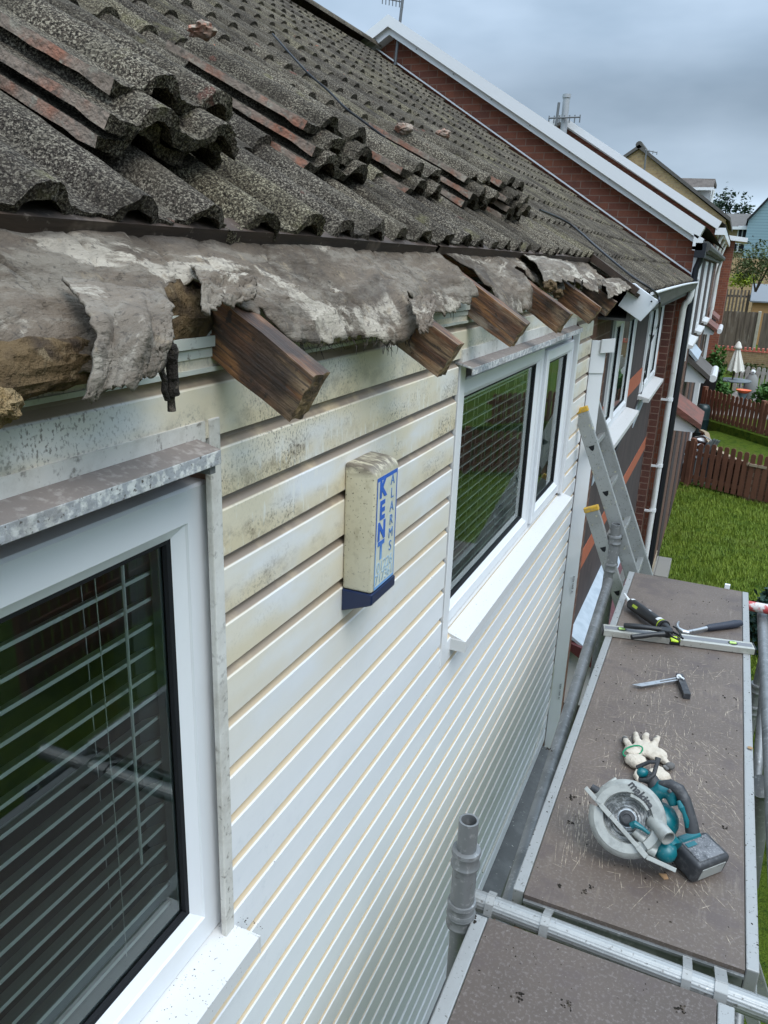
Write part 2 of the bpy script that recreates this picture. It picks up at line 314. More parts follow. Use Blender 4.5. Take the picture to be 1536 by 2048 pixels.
M['alu'] = mat('scuffed_aluminium', (.33,.33,.32), .42, metal=.55, layers=[dict(s=14, lo=.4, hi=.7, c=(.30,.30,.29), op=.7), dict(s=90, lo=.6, hi=.68, c=(.12,.11,.1), op=.8), dict(s=40, lo=.62, hi=.72, c=(.62,.62,.6), op=.6)], bump=[dict(s=60, k=.25, h=.002)])
M['alu_pale'] = mat('pale_aluminium_edge', (.30,.30,.29), .5, metal=.3, layers=[dict(s=20, lo=.4, hi=.7, c=(.28,.28,.27), op=.7), dict(s=110, lo=.62, hi=.69, c=(.10,.09,.08), op=.9)], bump=[dict(s=70, k=.2, h=.002)])
M['galv'] = mat('galvanised_tube', (.21,.215,.215), .48, metal=.45, layers=[dict(s=9, lo=.4, hi=.68, c=(.12,.125,.125), op=.85, sc=(1,1,.3)), dict(s=60, lo=.55, hi=.7, c=(.40,.40,.39), op=.6), dict(s=30, lo=.62, hi=.7, c=(.09,.085,.08), op=.7)], bump=[dict(s=80, k=.2, h=.002)])
M['redtube'] = mat('red_painted_tube', (.42,.05,.05), .5, layers=[dict(s=22, lo=.47, hi=.58, c=(.55,.50,.48)), dict(s=70, lo=.6, hi=.7, c=(.2,.1,.09))])
M['yellow'] = mat('yellow_cap', (.55,.33,.03), .5, layers=[dict(s=60, lo=.5, hi=.65, c=(.25,.2,.12), op=.6)])
M['ladder'] = mat('ladder_aluminium', (.34,.35,.34), .5, metal=.45, layers=[dict(s=10, lo=.45, hi=.7, c=(.24,.245,.23), op=.6), dict(s=40, lo=.62, hi=.7, c=(.60,.56,.36), op=.7), dict(s=120, lo=.62, hi=.68, c=(.1,.1,.09), op=.8)], bump=[dict(s=60, k=.2, h=.002)])
M['black'] = mat('black_plastic', (.012,.012,.013), .45); M['blackpipe'] = mat('black_downpipe', (.012,.013,.018), .35)
M['pipe'] = mat('white_downpipe', (.72,.73,.73), .4, layers=[dict(s=3, lo=.45, hi=.7, c=(.36,.38,.30), op=.75, sc=(12,4,.7)), dict(s=20, lo=.6, hi=.75, c=(.4,.4,.34), op=.5)])
M['gutter'] = mat('grimy_gutter', (.70,.71,.70), .45, layers=[dict(s=6, lo=.4, hi=.65, c=(.20,.19,.17), op=.8, sc=(2,.6,3))])
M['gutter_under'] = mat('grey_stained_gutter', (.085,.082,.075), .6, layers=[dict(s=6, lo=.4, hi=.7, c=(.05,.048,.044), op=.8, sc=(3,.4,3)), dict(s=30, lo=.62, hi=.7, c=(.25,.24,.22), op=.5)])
M['navy'] = mat('navy_plastic', (.010,.020,.062), .3); M['alarm'] = mat('stained_cream_plastic', (.56,.51,.37), .5, layers=[dict(s=55, lo=.5, hi=.68, c=(.40,.35,.24), op=.6), dict(s=170, lo=.61, hi=.66, c=(.10,.085,.06)), dict(s=5, lo=.45, hi=.7, c=(.64,.60,.48), op=.6), dict(t='z', lo=-.412, hi=-.385, c=(.13,.105,.08), op=.9, mul=[dict(s=90, lo=.36, hi=.56, sc=(.3,1,1), d=6)])], bump=[dict(s=120, k=.15, h=.002)])
M['alarmface'] = mat('faded_alarm_label', (.58,.58,.48), .45, layers=[dict(s=60, lo=.5, hi=.7, c=(.46,.45,.36), op=.5), dict(t='z', lo=-.56, hi=-.66, c=(.62,.67,.62), op=.6)])
M['blueink'] = mat('blue_lettering', (.035,.12,.46), .5, layers=[dict(t='z', lo=-.53, hi=-.585, c=(.20,.40,.66), op=.8)])
M['paleink'] = mat('faded_blue_lettering', (.33,.45,.54), .5)
M['thinink'] = mat('thin_blue_lettering', (.09,.20,.45), .5)
M['teal'] = mat('teal_plastic', (.0,.105,.125), .35, layers=[dict(s=60, lo=.58, hi=.72, c=(.14,.2,.2), op=.5)], coord='obj')
M['sawgrey'] = mat('dusty_grey_casting', (.33,.335,.31), .5, metal=.2, layers=[dict(s=40, lo=.45, hi=.7, c=(.19,.195,.185), op=.6), dict(s=160, lo=.62, hi=.7, c=(.45,.44,.41), op=.6)], coord='obj', bump=[dict(s=120, k=.15, h=.001)])
M['blade'] = mat('worn_blade', (.46,.47,.47), .35, metal=.7, layers=[dict(s=30, lo=.4, hi=.6, c=(.14,.145,.145), op=.8, dist=3), dict(s=60, lo=.55, hi=.7, c=(.62,.62,.6), op=.6)], coord='obj')
M['rubber'] = mat('dusty_black_rubber', (.030,.031,.034), .6, layers=[dict(s=50, lo=.5, hi=.7, c=(.10,.10,.10), op=.6)], coord='obj')
M['battery'] = mat('dusty_battery', (.020,.020,.022), .45, layers=[dict(s=14, lo=.36, hi=.60, c=(.17,.17,.175), op=.8, r=.75, d=8), dict(s=160, lo=.55, hi=.65, c=(.36,.36,.36), op=.5)], coord='obj')
M['glove'] = mat('cream_knit_glove', (.52,.46,.38), .95, spec=.1, layers=[dict(s=30, lo=.5, hi=.7, c=(.36,.30,.23), op=.7)], bump=[dict(s=320, k=.5, h=.002), dict(s=40, k=.6, h=.006)], coord='obj')
M['gloverub'] = mat('grey_glove_rubber', (.10,.095,.09), .8, layers=[dict(s=40, lo=.5, hi=.7, c=(.2,.19,.17), op=.6)], coord='obj')
M['green'] = mat('green_cuff', (.0,.20,.09), .8)
M['steel'] = mat('tool_steel', (.42,.42,.42), .32, metal=.85, layers=[dict(s=60, lo=.5, hi=.7, c=(.2,.2,.2), op=.5)])
M['level'] = mat('worn_level', (.44,.43,.38), .4, metal=.4, layers=[dict(s=18, lo=.45, hi=.7, c=(.32,.30,.25), op=.7), dict(s=90, lo=.62, hi=.7, c=(.15,.13,.11), op=.7)])
M['levelstripe'] = mat('grey_level_stripe', (.16,.16,.165), .45); M['vial'] = mat('green_vial', (.45,.66,.18), .15); M['hivis'] = mat('bright_yellow_insert', (.55,.75,.02), .35)
M['navygrip'] = mat('navy_rubber_grip', (.018,.022,.035), .6, layers=[dict(t='vor', s=150, lo=.25, hi=.15, c=(.05,.055,.075))])
M['nozzle'] = mat('white_nozzle', (.70,.72,.72), .35)
M['lime'] = mat('lime_print', (.33,.42,.03), .5); M['cartlabel'] = mat('white_print', (.6,.6,.6), .5)
M['leafdry'] = mat('orange_wood_chip', (.45,.27,.14), .8)
# deck: brown phenolic ply scored by saw cuts
def scratch(s, o, sc, lo=.012, c=(.40,.34,.27), op=.8, m=(.5,.62), ms=3.0):
    return dict(t='edge', s=s, lo=lo, hi=0, c=c, op=op, sc=sc, o=o, mul=[dict(s=ms, lo=m[0], hi=m[1], o=o)])
def deckmat(name, sc_amount, seed, base=(.098,.074,.058)):
    return mat(name, base, .62, seed=seed, layers=[
        dict(s=3.5, lo=.35, hi=.7, c=tuple(a*1.38 for a in base), op=.7), dict(s=120, lo=.5, hi=.66, c=(.20,.17,.16), op=.4), dict(s=9, lo=.5, hi=.7, c=(.078,.058,.052), op=.7),
        dict(s=22, lo=.52, hi=.72, c=(.26,.215,.17), op=.45*sc_amount, sc=(3.2,.35,1), mul=[dict(s=2.6, lo=.45, hi=.65)]),
        dict(s=240, lo=.68, hi=.72, c=(.45,.42,.38), op=.8), dict(t='vor', s=26, lo=.10, hi=.05, c=(.035,.022,.018), mul=[dict(s=7, lo=.52, hi=.6, o=4)])],
        bump=[dict(s=60, k=.15, h=.002)])
M['ply'] = deckmat('scored_brown_ply', 1.0, 1); M['ply2'] = deckmat('brown_ply', .15, 2, (.074,.056,.045))
M['scratch'] = mat('pale_score_mark', (.42,.35,.27), .8, layers=[dict(s=70, lo=.42, hi=.6, c=(.13,.10,.08), op=.9)])
M['lawn'] = mat('lawn_grass', (.10,.15,.016), .95, spec=.1, layers=[dict(s=1.6, lo=.38, hi=.65, c=(.12,.175,.018), op=.8), dict(s=9, lo=.45, hi=.7, c=(.03,.075,.010), op=.8), dict(s=.9, lo=.55, hi=.72, c=(.17,.17,.045), op=.6), dict(s=60, lo=.5, hi=.7, c=(.02,.05,.008), op=.7)], bump=[dict(s=50, k=1, h=.05)])
def leafm(name, c, seed=0, c2=None):
    return mat(name, c, .6, spec=.3, layers=[dict(s=3.1, lo=.4, hi=.65, c=c2 or tuple(a*.5 for a in c), op=.8), dict(s=25, lo=.5, hi=.7, c=tuple(min(1, a*1.6) for a in c), op=.5)], seed=seed)
M['grassA'] = leafm('grass_blade', (.165,.225,.024), 1, (.10,.165,.018)); M['leaf'] = leafm('green_leaf', (.045,.12,.016)); M['leafD'] = leafm('dark_leaf', (.014,.034,.016)); M['leafY'] = leafm('yellow_green_leaf', (.22,.27,.012), 2, (.12,.18,.012)); M['leafO'] = leafm('olive_leaf', (.065,.085,.022))
M['bark'] = mat('bark', (.05,.035,.025), .9, bump=[dict(s=30, k=.6, h=.02)])
M['fence'] = mat('brown_stained_fence', (.17,.070,.040), .8, layers=[dict(s=9, lo=.45, hi=.7, c=(.11,.042,.025), op=.8, sc=(1,1,.3)), dict(s=30, lo=.62, hi=.72, c=(.22,.14,.10), op=.5)])
M['greywood'] = mat('greyed_fence_boards', (.135,.108,.085), .9, layers=[dict(s=6, lo=.4, hi=.65, c=(.075,.058,.046), sc=(2,2,.15), op=.9), dict(s=5, lo=.55, hi=.7, c=(.24,.215,.185), op=.6, sc=(1.5,1.5,.3))])
M['greywhite'] = mat('faded_white_pickets', (.44,.42,.38), .8, layers=[dict(s=12, lo=.45, hi=.7, c=(.30,.28,.24), op=.7)])
M['concrete'] = mat('concrete_post', (.36,.34,.28), .9, layers=[dict(s=8, lo=.45, hi=.7, c=(.26,.25,.21), op=.7)])
M['paving'] = mat('concrete_paving', (.22,.20,.18), .9, layers=[dict(s=3, lo=.4, hi=.7, c=(.15,.135,.12), op=.7)], hook=None)
M['coping'] = mat('red_coping', (.42,.10,.065), .8, layers=[dict(s=14, lo=.5, hi=.7, c=(.52,.22,.16), op=.7)])
M['parasol'] = mat('cream_canvas', (.62,.60,.54), .9, bump=[dict(s=8, k=.3, h=.03, sc=(1,1,.2))])
M['furn'] = mat('grey_garden_plastic', (.13,.15,.16), .6); M['butt'] = mat('dark_green_plastic', (.012,.03,.032), .4); M['orange'] = mat('orange_plastic', (.75,.12,.02), .4)
M['toyblue'] = mat('blue_grey_plastic', (.13,.19,.22), .5); M['statue'] = mat('grey_stone', (.22,.22,.21), .9)
M['shedroof'] = mat('grey_shed_felt', (.17,.185,.20), .85); M['shedwood'] = mat('orange_timber', (.42,.24,.10), .8, layers=[dict(t='fract', z0=0, p=.12, lo=.06, hi=0, c=(.16,.09,.04))])
M['blueclad'] = mat('blue_weatherboard', (.20,.30,.34), .7, layers=[dict(t='fract', z0=0, p=.17, lo=.16, hi=.0, c=(.07,.11,.13))])
M['stonepale'] = mat('pale_stone_block', (.36,.29,.20), .9, layers=[dict(s=3, lo=.45, hi=.7, c=(.28,.22,.15), op=.6)])
M['greyblock'] = mat('grey_block', (.20,.19,.17), .9, layers=[dict(t='fract', ax='X', z0=0, p=.22, lo=.08, hi=0, c=(.07,.065,.06)), dict(t='fract', z0=0, p=.11, lo=.1, hi=0, c=(.07,.065,.06))])
M['maroon'] = mat('maroon_canopy_tile', (.085,.022,.024), .6, layers=[dict(s=6, lo=.45, hi=.7, c=(.14,.05,.048), op=.7), dict(s=40, lo=.6, hi=.72, c=(.26,.2,.18), op=.4)])
M['rust'] = mat('red_brown_tile', (.19,.075,.055), .85, layers=[dict(s=7, lo=.4, hi=.65, c=(.105,.062,.05), op=.8), dict(s=60, lo=.6, hi=.7, c=(.28,.2,.17), op=.5)], bump=[dict(t='fract', ax='Z', z0=0, p=.06, k=.4, h=.01)])
M['terracotta'] = mat('terracotta', (.26,.09,.05), .8)
M['whitewall'] = mat('white_render', (.72,.73,.74), .8); M['greyroof'] = mat('grey_brown_roof', (.105,.095,.085), .9, layers=[dict(s=5, lo=.4, hi=.7, c=(.075,.068,.06), op=.7)])
M['wire'] = mat('aerial_metal', (.16,.165,.17), .5, metal=.5); M['flue'] = mat('grey_flue', (.36,.37,.38), .5, metal=.3)
M['mark'] = mat('black_printing', (.03,.03,.05), .5)
gm = bpy.data.materials.new('window_glass'); gm.use_nodes = True; t = gm.node_tree; n = t.nodes; n.clear()
oo = n.new('ShaderNodeOutputMaterial'); ms = n.new('ShaderNodeMixShader'); fr = n.new('ShaderNodeFresnel'); fr.inputs[0].default_value = 1.66
tr = n.new('ShaderNodeBsdfTransparent'); tr.inputs[0].default_value = (.90,.96,.93,1); gl = n.new('ShaderNodeBsdfGlossy'); gl.inputs['Roughness'].default_value = .0; gl.inputs[0].default_value = (.95,1,.98,1)
for a, b in ((fr.outputs[0], ms.inputs[0]), (tr.outputs[0], ms.inputs[1]), (gl.outputs[0], ms.inputs[2]), (ms.outputs[0], oo.inputs[0])): t.links.new(a, b)
M['glass'] = gm

# ------------------------------------------------------------------ ground
GL, GU = -4.4, -3.5
g = MB(); g.quad((-400,-300,GL),(400,-300,GL),(400,600,GL),(-400,600,GL)); tag(g.build('lawn', M['lawn']), kind='structure')
g = MB(); g.prism([(-.6,21.0,GL-.2),(1.2,18.9,GL-.2),(4,15.8,GL-.2),(14,15.8,GL-.2),(14,60,GL-.2),(-.6,60,GL-.2)],(0,0,GU-GL+.2)); tag(g.build('upper_garden_terrace', M['lawn']), kind='structure')
g = MB(); g.box(-12,12,60,400,GL-.2,-2.6); tag(g.build('far_ground', M['lawn']), kind='structure')
g = MB(); g.box(-.66,.30,17.6,20.3,GL-.1,GL+.02); g.box(-.55,1.3,21.4,26.0,GU-.1,GU+.02); tag(g.build('paved_path', M['paving']), kind='structure')

# ------------------------------------------------------------------ wall helpers
def panels(mb, x0, x1, y0, y1, z0, z1, holes):
    ys = sorted({y0, y1, *[a for h in holes for a in h[:2] if y0 < a < y1]})
    for a, b in zip(ys, ys[1:]):
        hs = sorted([h for h in holes if h[0] <= a+1e-6 and h[1] >= b-1e-6], key=lambda h: h[2]); z = z0
        for h in hs:
            if min(h[2], z1) > z: mb.box(x0, x1, a, b, z, min(h[2], z1))
            z = max(z, h[3])
        if z < z1: mb.box(x0, x1, a, b, z, z1)
def ring(mb, xa, A, xb, B):          # A, B = (y0,y1,z0,z1)
    ca = [(xa, A[0], A[2]), (xa, A[1], A[2]), (xa, A[1], A[3]), (xa, A[0], A[3])]
    cb = [(xb, B[0], B[2]), (xb, B[1], B[2]), (xb, B[1], B[3]), (xb, B[0], B[3])]
    for i in range(4):
        j = (i+1) % 4; mb.quad(ca[i], ca[j], cb[j], cb[i])
def ins(R, d): return (R[0]+d, R[1]-d, R[2]+d, R[3]-d)
def frame_ring(mb, xf, R, wd, slope, dep):
    ring(mb, xf-.07, R, xf-.004, R); ring(mb, xf-.004, R, xf, ins(R, .004)); ring(mb, xf, ins(R, .004), xf, ins(R, wd)); ring(mb, xf, ins(R, wd), xf-.004, ins(R, wd+.002))
    ring(mb, xf-.004, ins(R, wd+.002), xf-.016, ins(R, wd+slope)); ring(mb, xf-.016, ins(R, wd+slope), xf-dep, ins(R, wd+slope))
def window(parent, xf, R, lights, sill=None, blinds=None, fm=.048, sm=.020, room=True, name='window'):
    mb = MB(); frame_list = []
    for L, case in lights:
        if case: frame_ring(mb, xf-.004, L, .008, .004, .07); frame_ring(mb, xf+.012, ins(L, .014), fm, sm, .03)
        else: frame_ring(mb, xf, L, fm, sm, .03)
    wobj = mb.build(name, M['upvc_clean'], parent, recalc=False)
    for L, case in lights:
        I = ins(L, (.014 if case else 0)+fm+sm); xg = xf-.026+(.012 if case else 0)
        gk = MB(); ring(gk, xg+.0105, ins(I, -.002), xg+.008, ins(I, .007)); ring(gk, xg+.008, ins(I, .007), xg, ins(I, .008)); sub(gk, 'gasket', M['gasket'], wobj, recalc=False)
        pg = MB(); pg.quad((xg+.001, I[0], I[2]), (xg+.001, I[1], I[2]), (xg+.001, I[1], I[3]), (xg+.001, I[0], I[3])); sub(pg, 'pane', M['glass'], wobj, recalc=False)
        sp = MB(); ring(sp, xg-.004, ins(I, .004), xg-.018, ins(I, .004)); ring(sp, xg-.004, ins(I, .004), xg-.004, ins(I, .012)); ring(sp, xg-.004, ins(I, .012), xg-.018, ins(I, .013)); ring(sp, xg-.020, ins(I, .0), xg-.05, ins(I, .022)); ring(sp, xg-.05, ins(I, .022), xg-.09, ins(I, .022))
        sub(sp, 'spacer_bar', M['spacer'], wobj, recalc=False)
    if sill:
        x1, ya, yb, z = sill; s_ = MB(); s_.prism([(xf-.03, ya, R[2]+.001), (x1, ya, z), (x1, ya, z-.034), (x1-.006, ya, z-.036), (x1-.006, ya, z-.006), (xf-.03, ya, R[2]-.05)], (0, yb-ya, 0))
        s_.box(x1-.055, x1+.002, ya-.003, ya, z-.036, z+.002); s_.box(x1-.055, x1+.002, yb, yb+.003, z-.036, z+.002)
        sub(s_, 'sill', M['sill'], wobj)
    if blinds:
        y0, y1, z0, z1, pitch, wdt, tilt, xb = blinds; b = MB(); z = z0; c, s_ = math.cos(tilt), math.sin(tilt)
        while z < z1:
            jt = rnd.uniform(-.01, .01)
            b.obox((xb, (y0+y1)/2, z+jt*.05), (c, 0, s_), (0, 1, 0), (-s_, 0, c), wdt/2, (y1-y0)/2, .0024 if y1 < 1 else .0019); z += pitch
        b.box(xb-.02, xb+.02, y0, y1, z1, z1+.035); b.obox((xb, (y0+y1)/2, z0-pitch), (1,0,0), (0,1,0), (0,0,1), .018, (y1-y0)/2, .006)
        for yy in ((y0+.12, y1-.12, (y0+y1)/2) if y1 < 1 else [y0+.1+(y1-y0-.2)*k/6 for k in range(7)]):
            for dx in (-.012, .013): b.tube([(xb+dx, yy, z0-pitch), (xb+dx, yy, z1)], .0007 if y1 < 1 else .0012, 5)
        b.tube([(xb+.024, y1-.08, z1), (xb+.024, y1-.085, z1-.5)], .0025, 6)
        sub(b, 'venetian_blind', M['blind'], wobj)
    if room:
        r = MB(); X0 = xf-2.4; ya, yb, za, zb = R[0]-.6, R[1]+.015, R[2]-.8, R[3]+.12
        for q in (((X0,ya,za),(X0,yb,za),(X0,yb,zb),(X0,ya,zb)), ((X0,ya,za),(xf-.1,ya,za),(xf-.1,ya,zb),(X0,ya,zb)), ((X0,yb,za),(xf-.1,yb,za),(xf-.1,yb,zb),(X0,yb,zb)),
                  ((X0,ya,za),(xf-.1,ya,za),(xf-.1,yb,za),(X0,yb,za)), ((X0,ya,zb),(xf-.1,ya,zb),(xf-.1,yb,zb),(X0,yb,zb))): r.quad(*q)
        xa = xf-.1
        for h in ((ya, R[0], za, zb), (R[1], yb, za, zb), (R[0], R[1], za, R[2]), (R[0], R[1], R[3], zb)): r.quad((xa, h[0], h[2]), (xa, h[1], h[2]), (xa, h[1], h[3]), (xa, h[0], h[3]))
        r.box(xf-.30, xf-.10, R[0], R[1], R[2]-.03, R[2]-.002)
        sub(r, 'room', M['room'], wobj, recalc=False)
    return wobj

# ------------------------------------------------------------------ the near house
h1 = thing('terraced_house', 'near house in yellowed white cladding, its eaves stripped to bare rafters and torn felt', 'house', (-.64, 2.0, GL))
W1 = (-1.0, .905, -1.135, -.318); W2 = (2.07, 3.76, -1.085, -.318)
XW = -.64
top = MB(); p = MB()
holes = [(W1[0]-.02, .902, W1[2]-.01, -.268), (1.988, 3.77, -1.09, -.268)]
zlo = -2.80
k = -2
prof = [(0, 0), (0, .0), (0, .072), (-.004, .0755), (-.013, .083), (-.0155, .0936)]
while True:
    zb = Z0-P*k - P*0
    zb = Z0 - P*k + (0)
    if zb < zlo: break
    zt_ = zb+P
    ints = [(-1.3, 4.19)]
    for h in holes:
        if zb < h[3]-.012 and zt_ > h[2]+.012:
            new = []
            for a, b in ints:
                if h[1] <= a or h[0] >= b: new.append((a, b)); continue
                if a < h[0]: new.append((a, h[0]))
                if b > h[1]: new.append((h[1], b))
            ints = new
    for a, b in ints:
        n = max(2, int((b-a)/.25)); wob = lambda y: .0014*noise.noise((y*1.3, zb*7, 1))
        rows = []
        for i in range(n+1):
            y = a+(b-a)*i/n
            rows.append([p.bm.verts.new((XW+dx+wob(y), y, zb+dz)) for dx, dz in ((-.0155, 0), (0, .0006), (0, .071), (-.003, .0745), (-.0125, .083), (-.0152, .0886), (-.0155, .0936))])
        for i in range(n):
            for j in range(6): p._f([rows[i][j], rows[i+1][j], rows[i+1][j+1], rows[i][j+1]])
    k += 1
sid = p.build('cladding', M['siding'], h1, recalc=False)
sid['label'] = 'white shiplap boards yellowed and mould speckled near the eaves'
b = MB(); panels(b, XW-.10, XW-.018, -1.3, 4.19, GL, -.14, [(h[0], h[1], h[2]-.05, h[3]) for h in holes]); b.build('wall', M['brickX'], h1)
# soffit and frieze trim above the boards
zt0 = Z0+P*2
t = MB()
for a, c, x in ((zt0-.002, zt0+.004, .004), (zt0+.004, zt0+.016, -.002), (zt0+.018, zt0+.030, .003), (zt0+.032, zt0+.046, .008), (zt0+.048, zt0+.075, .002)): t.box(XW-.02, XW+x, -1.3, 4.19, a, c)
t.build('eaves_trim', M['ribbed'], h1)
t = MB(); t.box(XW-.02, XW+.004, W1[0], .866, -.268, -.222); t.build('head_trim', M['trim'], h1)
t = MB(); t.box(XW-.02, XW+.005, 2.0, 3.66, -.268, -.225); t.build('head_trim', M['trim'], h1)
t = MB(); t.box(XW-.008, XW+.003, .878, .903, -1.14, -.222); t.box(XW-.026, XW-.010, .9055, .913, -1.14, -.262); t.build('vertical_trim', M['trim'], h1, bevel=.002)
t = MB(); t.box(XW-.010, XW+.003, 1.995, 2.045, -1.17, -.262); t.build('vertical_trim', M['upvc'], h1, bevel=.002)
t = MB(); t.box(XW-.022, XW+.006, 3.757, 3.792, -1.085, -.28); t.build('vertical_trim', M['upvc'], h1, bevel=.002)
def canopy(y0, y1, z, mt):
    c = MB(); c.prism([(XW-.03, y0, z+.012), (XW+.042, y0, z-.006), (XW+.042, y0, z-.026), (XW+.037, y0, z-.026), (XW+.037, y0, z-.010), (XW-.03, y0, z+.004)], (0, y1-y0, 0))
    o = c.build('window_head_flashing', [M['lead'], M['brownlead']], h1, bevel=.0012)
    for f in o.data.polygons:
        if f.normal.z > .6: f.material_index = 1
    return o
canopy(-1.0, .848, -.247, 0); canopy(1.985, 3.05, -.262, 0); canopy(3.053, 3.62, -.260, 0)
x = MB(); x.box(XW-.01, XW+.036, .830, .842, -.285, -.256); x.build('flashing_bracket', M['leadgrey'], h1)
window(h1, -.662, W1, [(W1, False)], sill=(-.588, -1.0, .905, -1.143), blinds=(-.9, .836, -1.05, -.40, .040, .026, .40, -.722), fm=.052, sm=.020)
pA = (2.07, 3.165, -1.085, -.318); pB = (3.165, 3.76, -1.085, -.318)
window(h1, -.662, W2, [(pA, False), (pB, True)], sill=(-.592, 2.09, 3.84, -1.118), blinds=(2.14, 3.10, -1.03, -.40, .034, .024, .36, -.715), fm=.042, sm=.018)
g = MB(); g.prism([(XW-.02, -1.3, -2.79), (XW+.03, -1.3, -2.80), (XW+.078, -1.3, -2.815), (XW+.078, -1.3, -2.87), (XW+.072, -1.3, -2.87), (XW+.072, -1.3, -2.822), (XW-.02, -1.3, -2.812)], (0, 5.45, 0)); g.build('lead_apron', M['leadgrey'], h1)
g = MB()
for i, y in enumerate((2.02, 2.32)): g.box(XW+.0, XW+.05, y, y+.07, -4.0, -2.9)
g.box(XW, XW+.05, 2.09, 2.32, -3.0, -2.9); g.build('lower_window_frame', M['upvc_clean'], h1)

# roof tiles ----------------------------------------------------------------
SX0 = -.735
def rp_(s, y, n):                      # roof coordinates: downslope from the eave, along the wall, off the rafters
    return Vector((SX0, y, roofz(SX0)))+RD*s+RN*n
def sag(y, s): return -.012*math.sin(min(1, max(0, y/9.6))*PI)*min(1, -s) if s < 0 else 0
def hprof(u):                          # one roll in 150 mm
    d = (u-.64)
    r = abs(d)/.27
    roll = .033*math.sqrt(max(0, 1-r*r))**1.15 if r < 1 else 0
    pan = .004*((u-.2)/.2)**2*.5 if u < .37 else (.003 if u > .91 else 0)
    return max(roll, pan)
TH = .0165
def tile(mb, y0, s1, length, n_lo, n_hi, seg, rows, fine, width=.297, tw=0, mi=None):
    def pt(i, j, bot):
        u = i/seg; v = j/rows; y = y0+u*width; s = s1-length*(1-v)
        h = hprof((u*2*.995) % 1) + (n_hi*(1-v)+n_lo*v) + tw*(u-.5)*2
        if bot: h -= TH*(1.25 if v > .9 else 1)
        q = rp_(s, y, h+sag(y, s))
        if fine:
            a = noise.noise_vector(q*38+Vector((7,3,bot*2)))*.0022 + noise.noise_vector(q*110)*.0012
            if v == 1: a = a*2.1+RD*(.009*noise.noise(q*24))+RD*(.006*noise.noise(q*70))-RD*max(0, .03*(noise.noise(q*9)-.35))
            q = q+a
        return q
    T = [[mb.bm.verts.new(pt(i, j, 0)) for j in range(rows+1)] for i in range(seg+1)]
    B = [[mb.bm.verts.new(pt(i, j, 1)) for j in range(rows+1)] for i in range(seg+1)]
    for i in range(seg):
        for j in range(rows):
            mb.mi = mi or 0; mb._f([T[i][j], T[i][j+1], T[i+1][j+1], T[i+1][j]]); mb._f([B[i][j], B[i+1][j], B[i+1][j+1], B[i][j+1]])
        mb._f([T[i][rows], B[i][rows], B[i+1][rows], T[i+1][rows]]); mb._f([T[i][0], T[i+1][0], B[i+1][0], B[i][0]])
    for j in range(rows):
        mb.mi = 1 if mi is None else mi; mb._f([T[0][j], B[0][j], B[0][j+1], T[0][j+1]]); mb._f([T[seg][j], T[seg][j+1], B[seg][j+1], B[seg][j]])
    mb.mi = 0
def roof(y0, y1, k0, k1, parent):
    mb = MB(); y = y0
    while y < y1-.05:
        for k in range(k0, k1):
            near = y < 3.3 and k < 2 and y > .2
            jit = rnd.uniform(-1, 1)
            tile(mb, y+rnd.uniform(-.002, .002), -.318*k+jit*.006, .405, .028+rnd.uniform(0, .006), .010, 40 if near else 16, 12 if near else 2, near, tw=rnd.uniform(-.008, .008) if k < 3 else rnd.uniform(-.004, .004), mi=rnd.choice((0, 0, 1, 1, 2)))
        y += .30
    return mb.build('roof_tiles', [M['tile'], M['tileB'], M['tileC']], parent, smooth=.7, recalc=False)
roof(-1.35, 4.35, 0, 14, h1)
rl = MB(); rl.grid(lambda u, v: rp_(-4.34+.0, -1.35+u*5.7, .07)+Vector((-.12*math.cos(v*PI)-.02, 0, .085*math.sin(v*PI))), 60, 8); rl.build('ridge_tiles', M['tile'], h1, smooth=True, recalc=False)
u_ = MB(); u_.quad(rp_(-.06, -1.35, -.004), rp_(-.06, 4.3, -.004), rp_(-4.36, 4.3, -.004), rp_(-4.36, -1.35, -.004))
u_.quad(rp_(-4.36, -1.35, 0), rp_(-4.36, 4.3, 0), (-8.6, 4.3, -.1), (-8.6, -1.35, -.1)); u_.build('roof_underlay', M['dark'], h1, recalc=False)
bt = MB()
for a, b in ((-1.3, 1.98), (2.0, 4.33)):
    bt.grid(lambda u, v: rp_(-.03 if v in (0, 1) else .006, a+(b-a)*u, (.003 if v < .5 else .026)+.003*noise.noise((u*9, v, a))+(.004 if a > 1 else 0)), 60, 3)
bt.build('tiling_batten', M['batten'], h1, recalc=False)
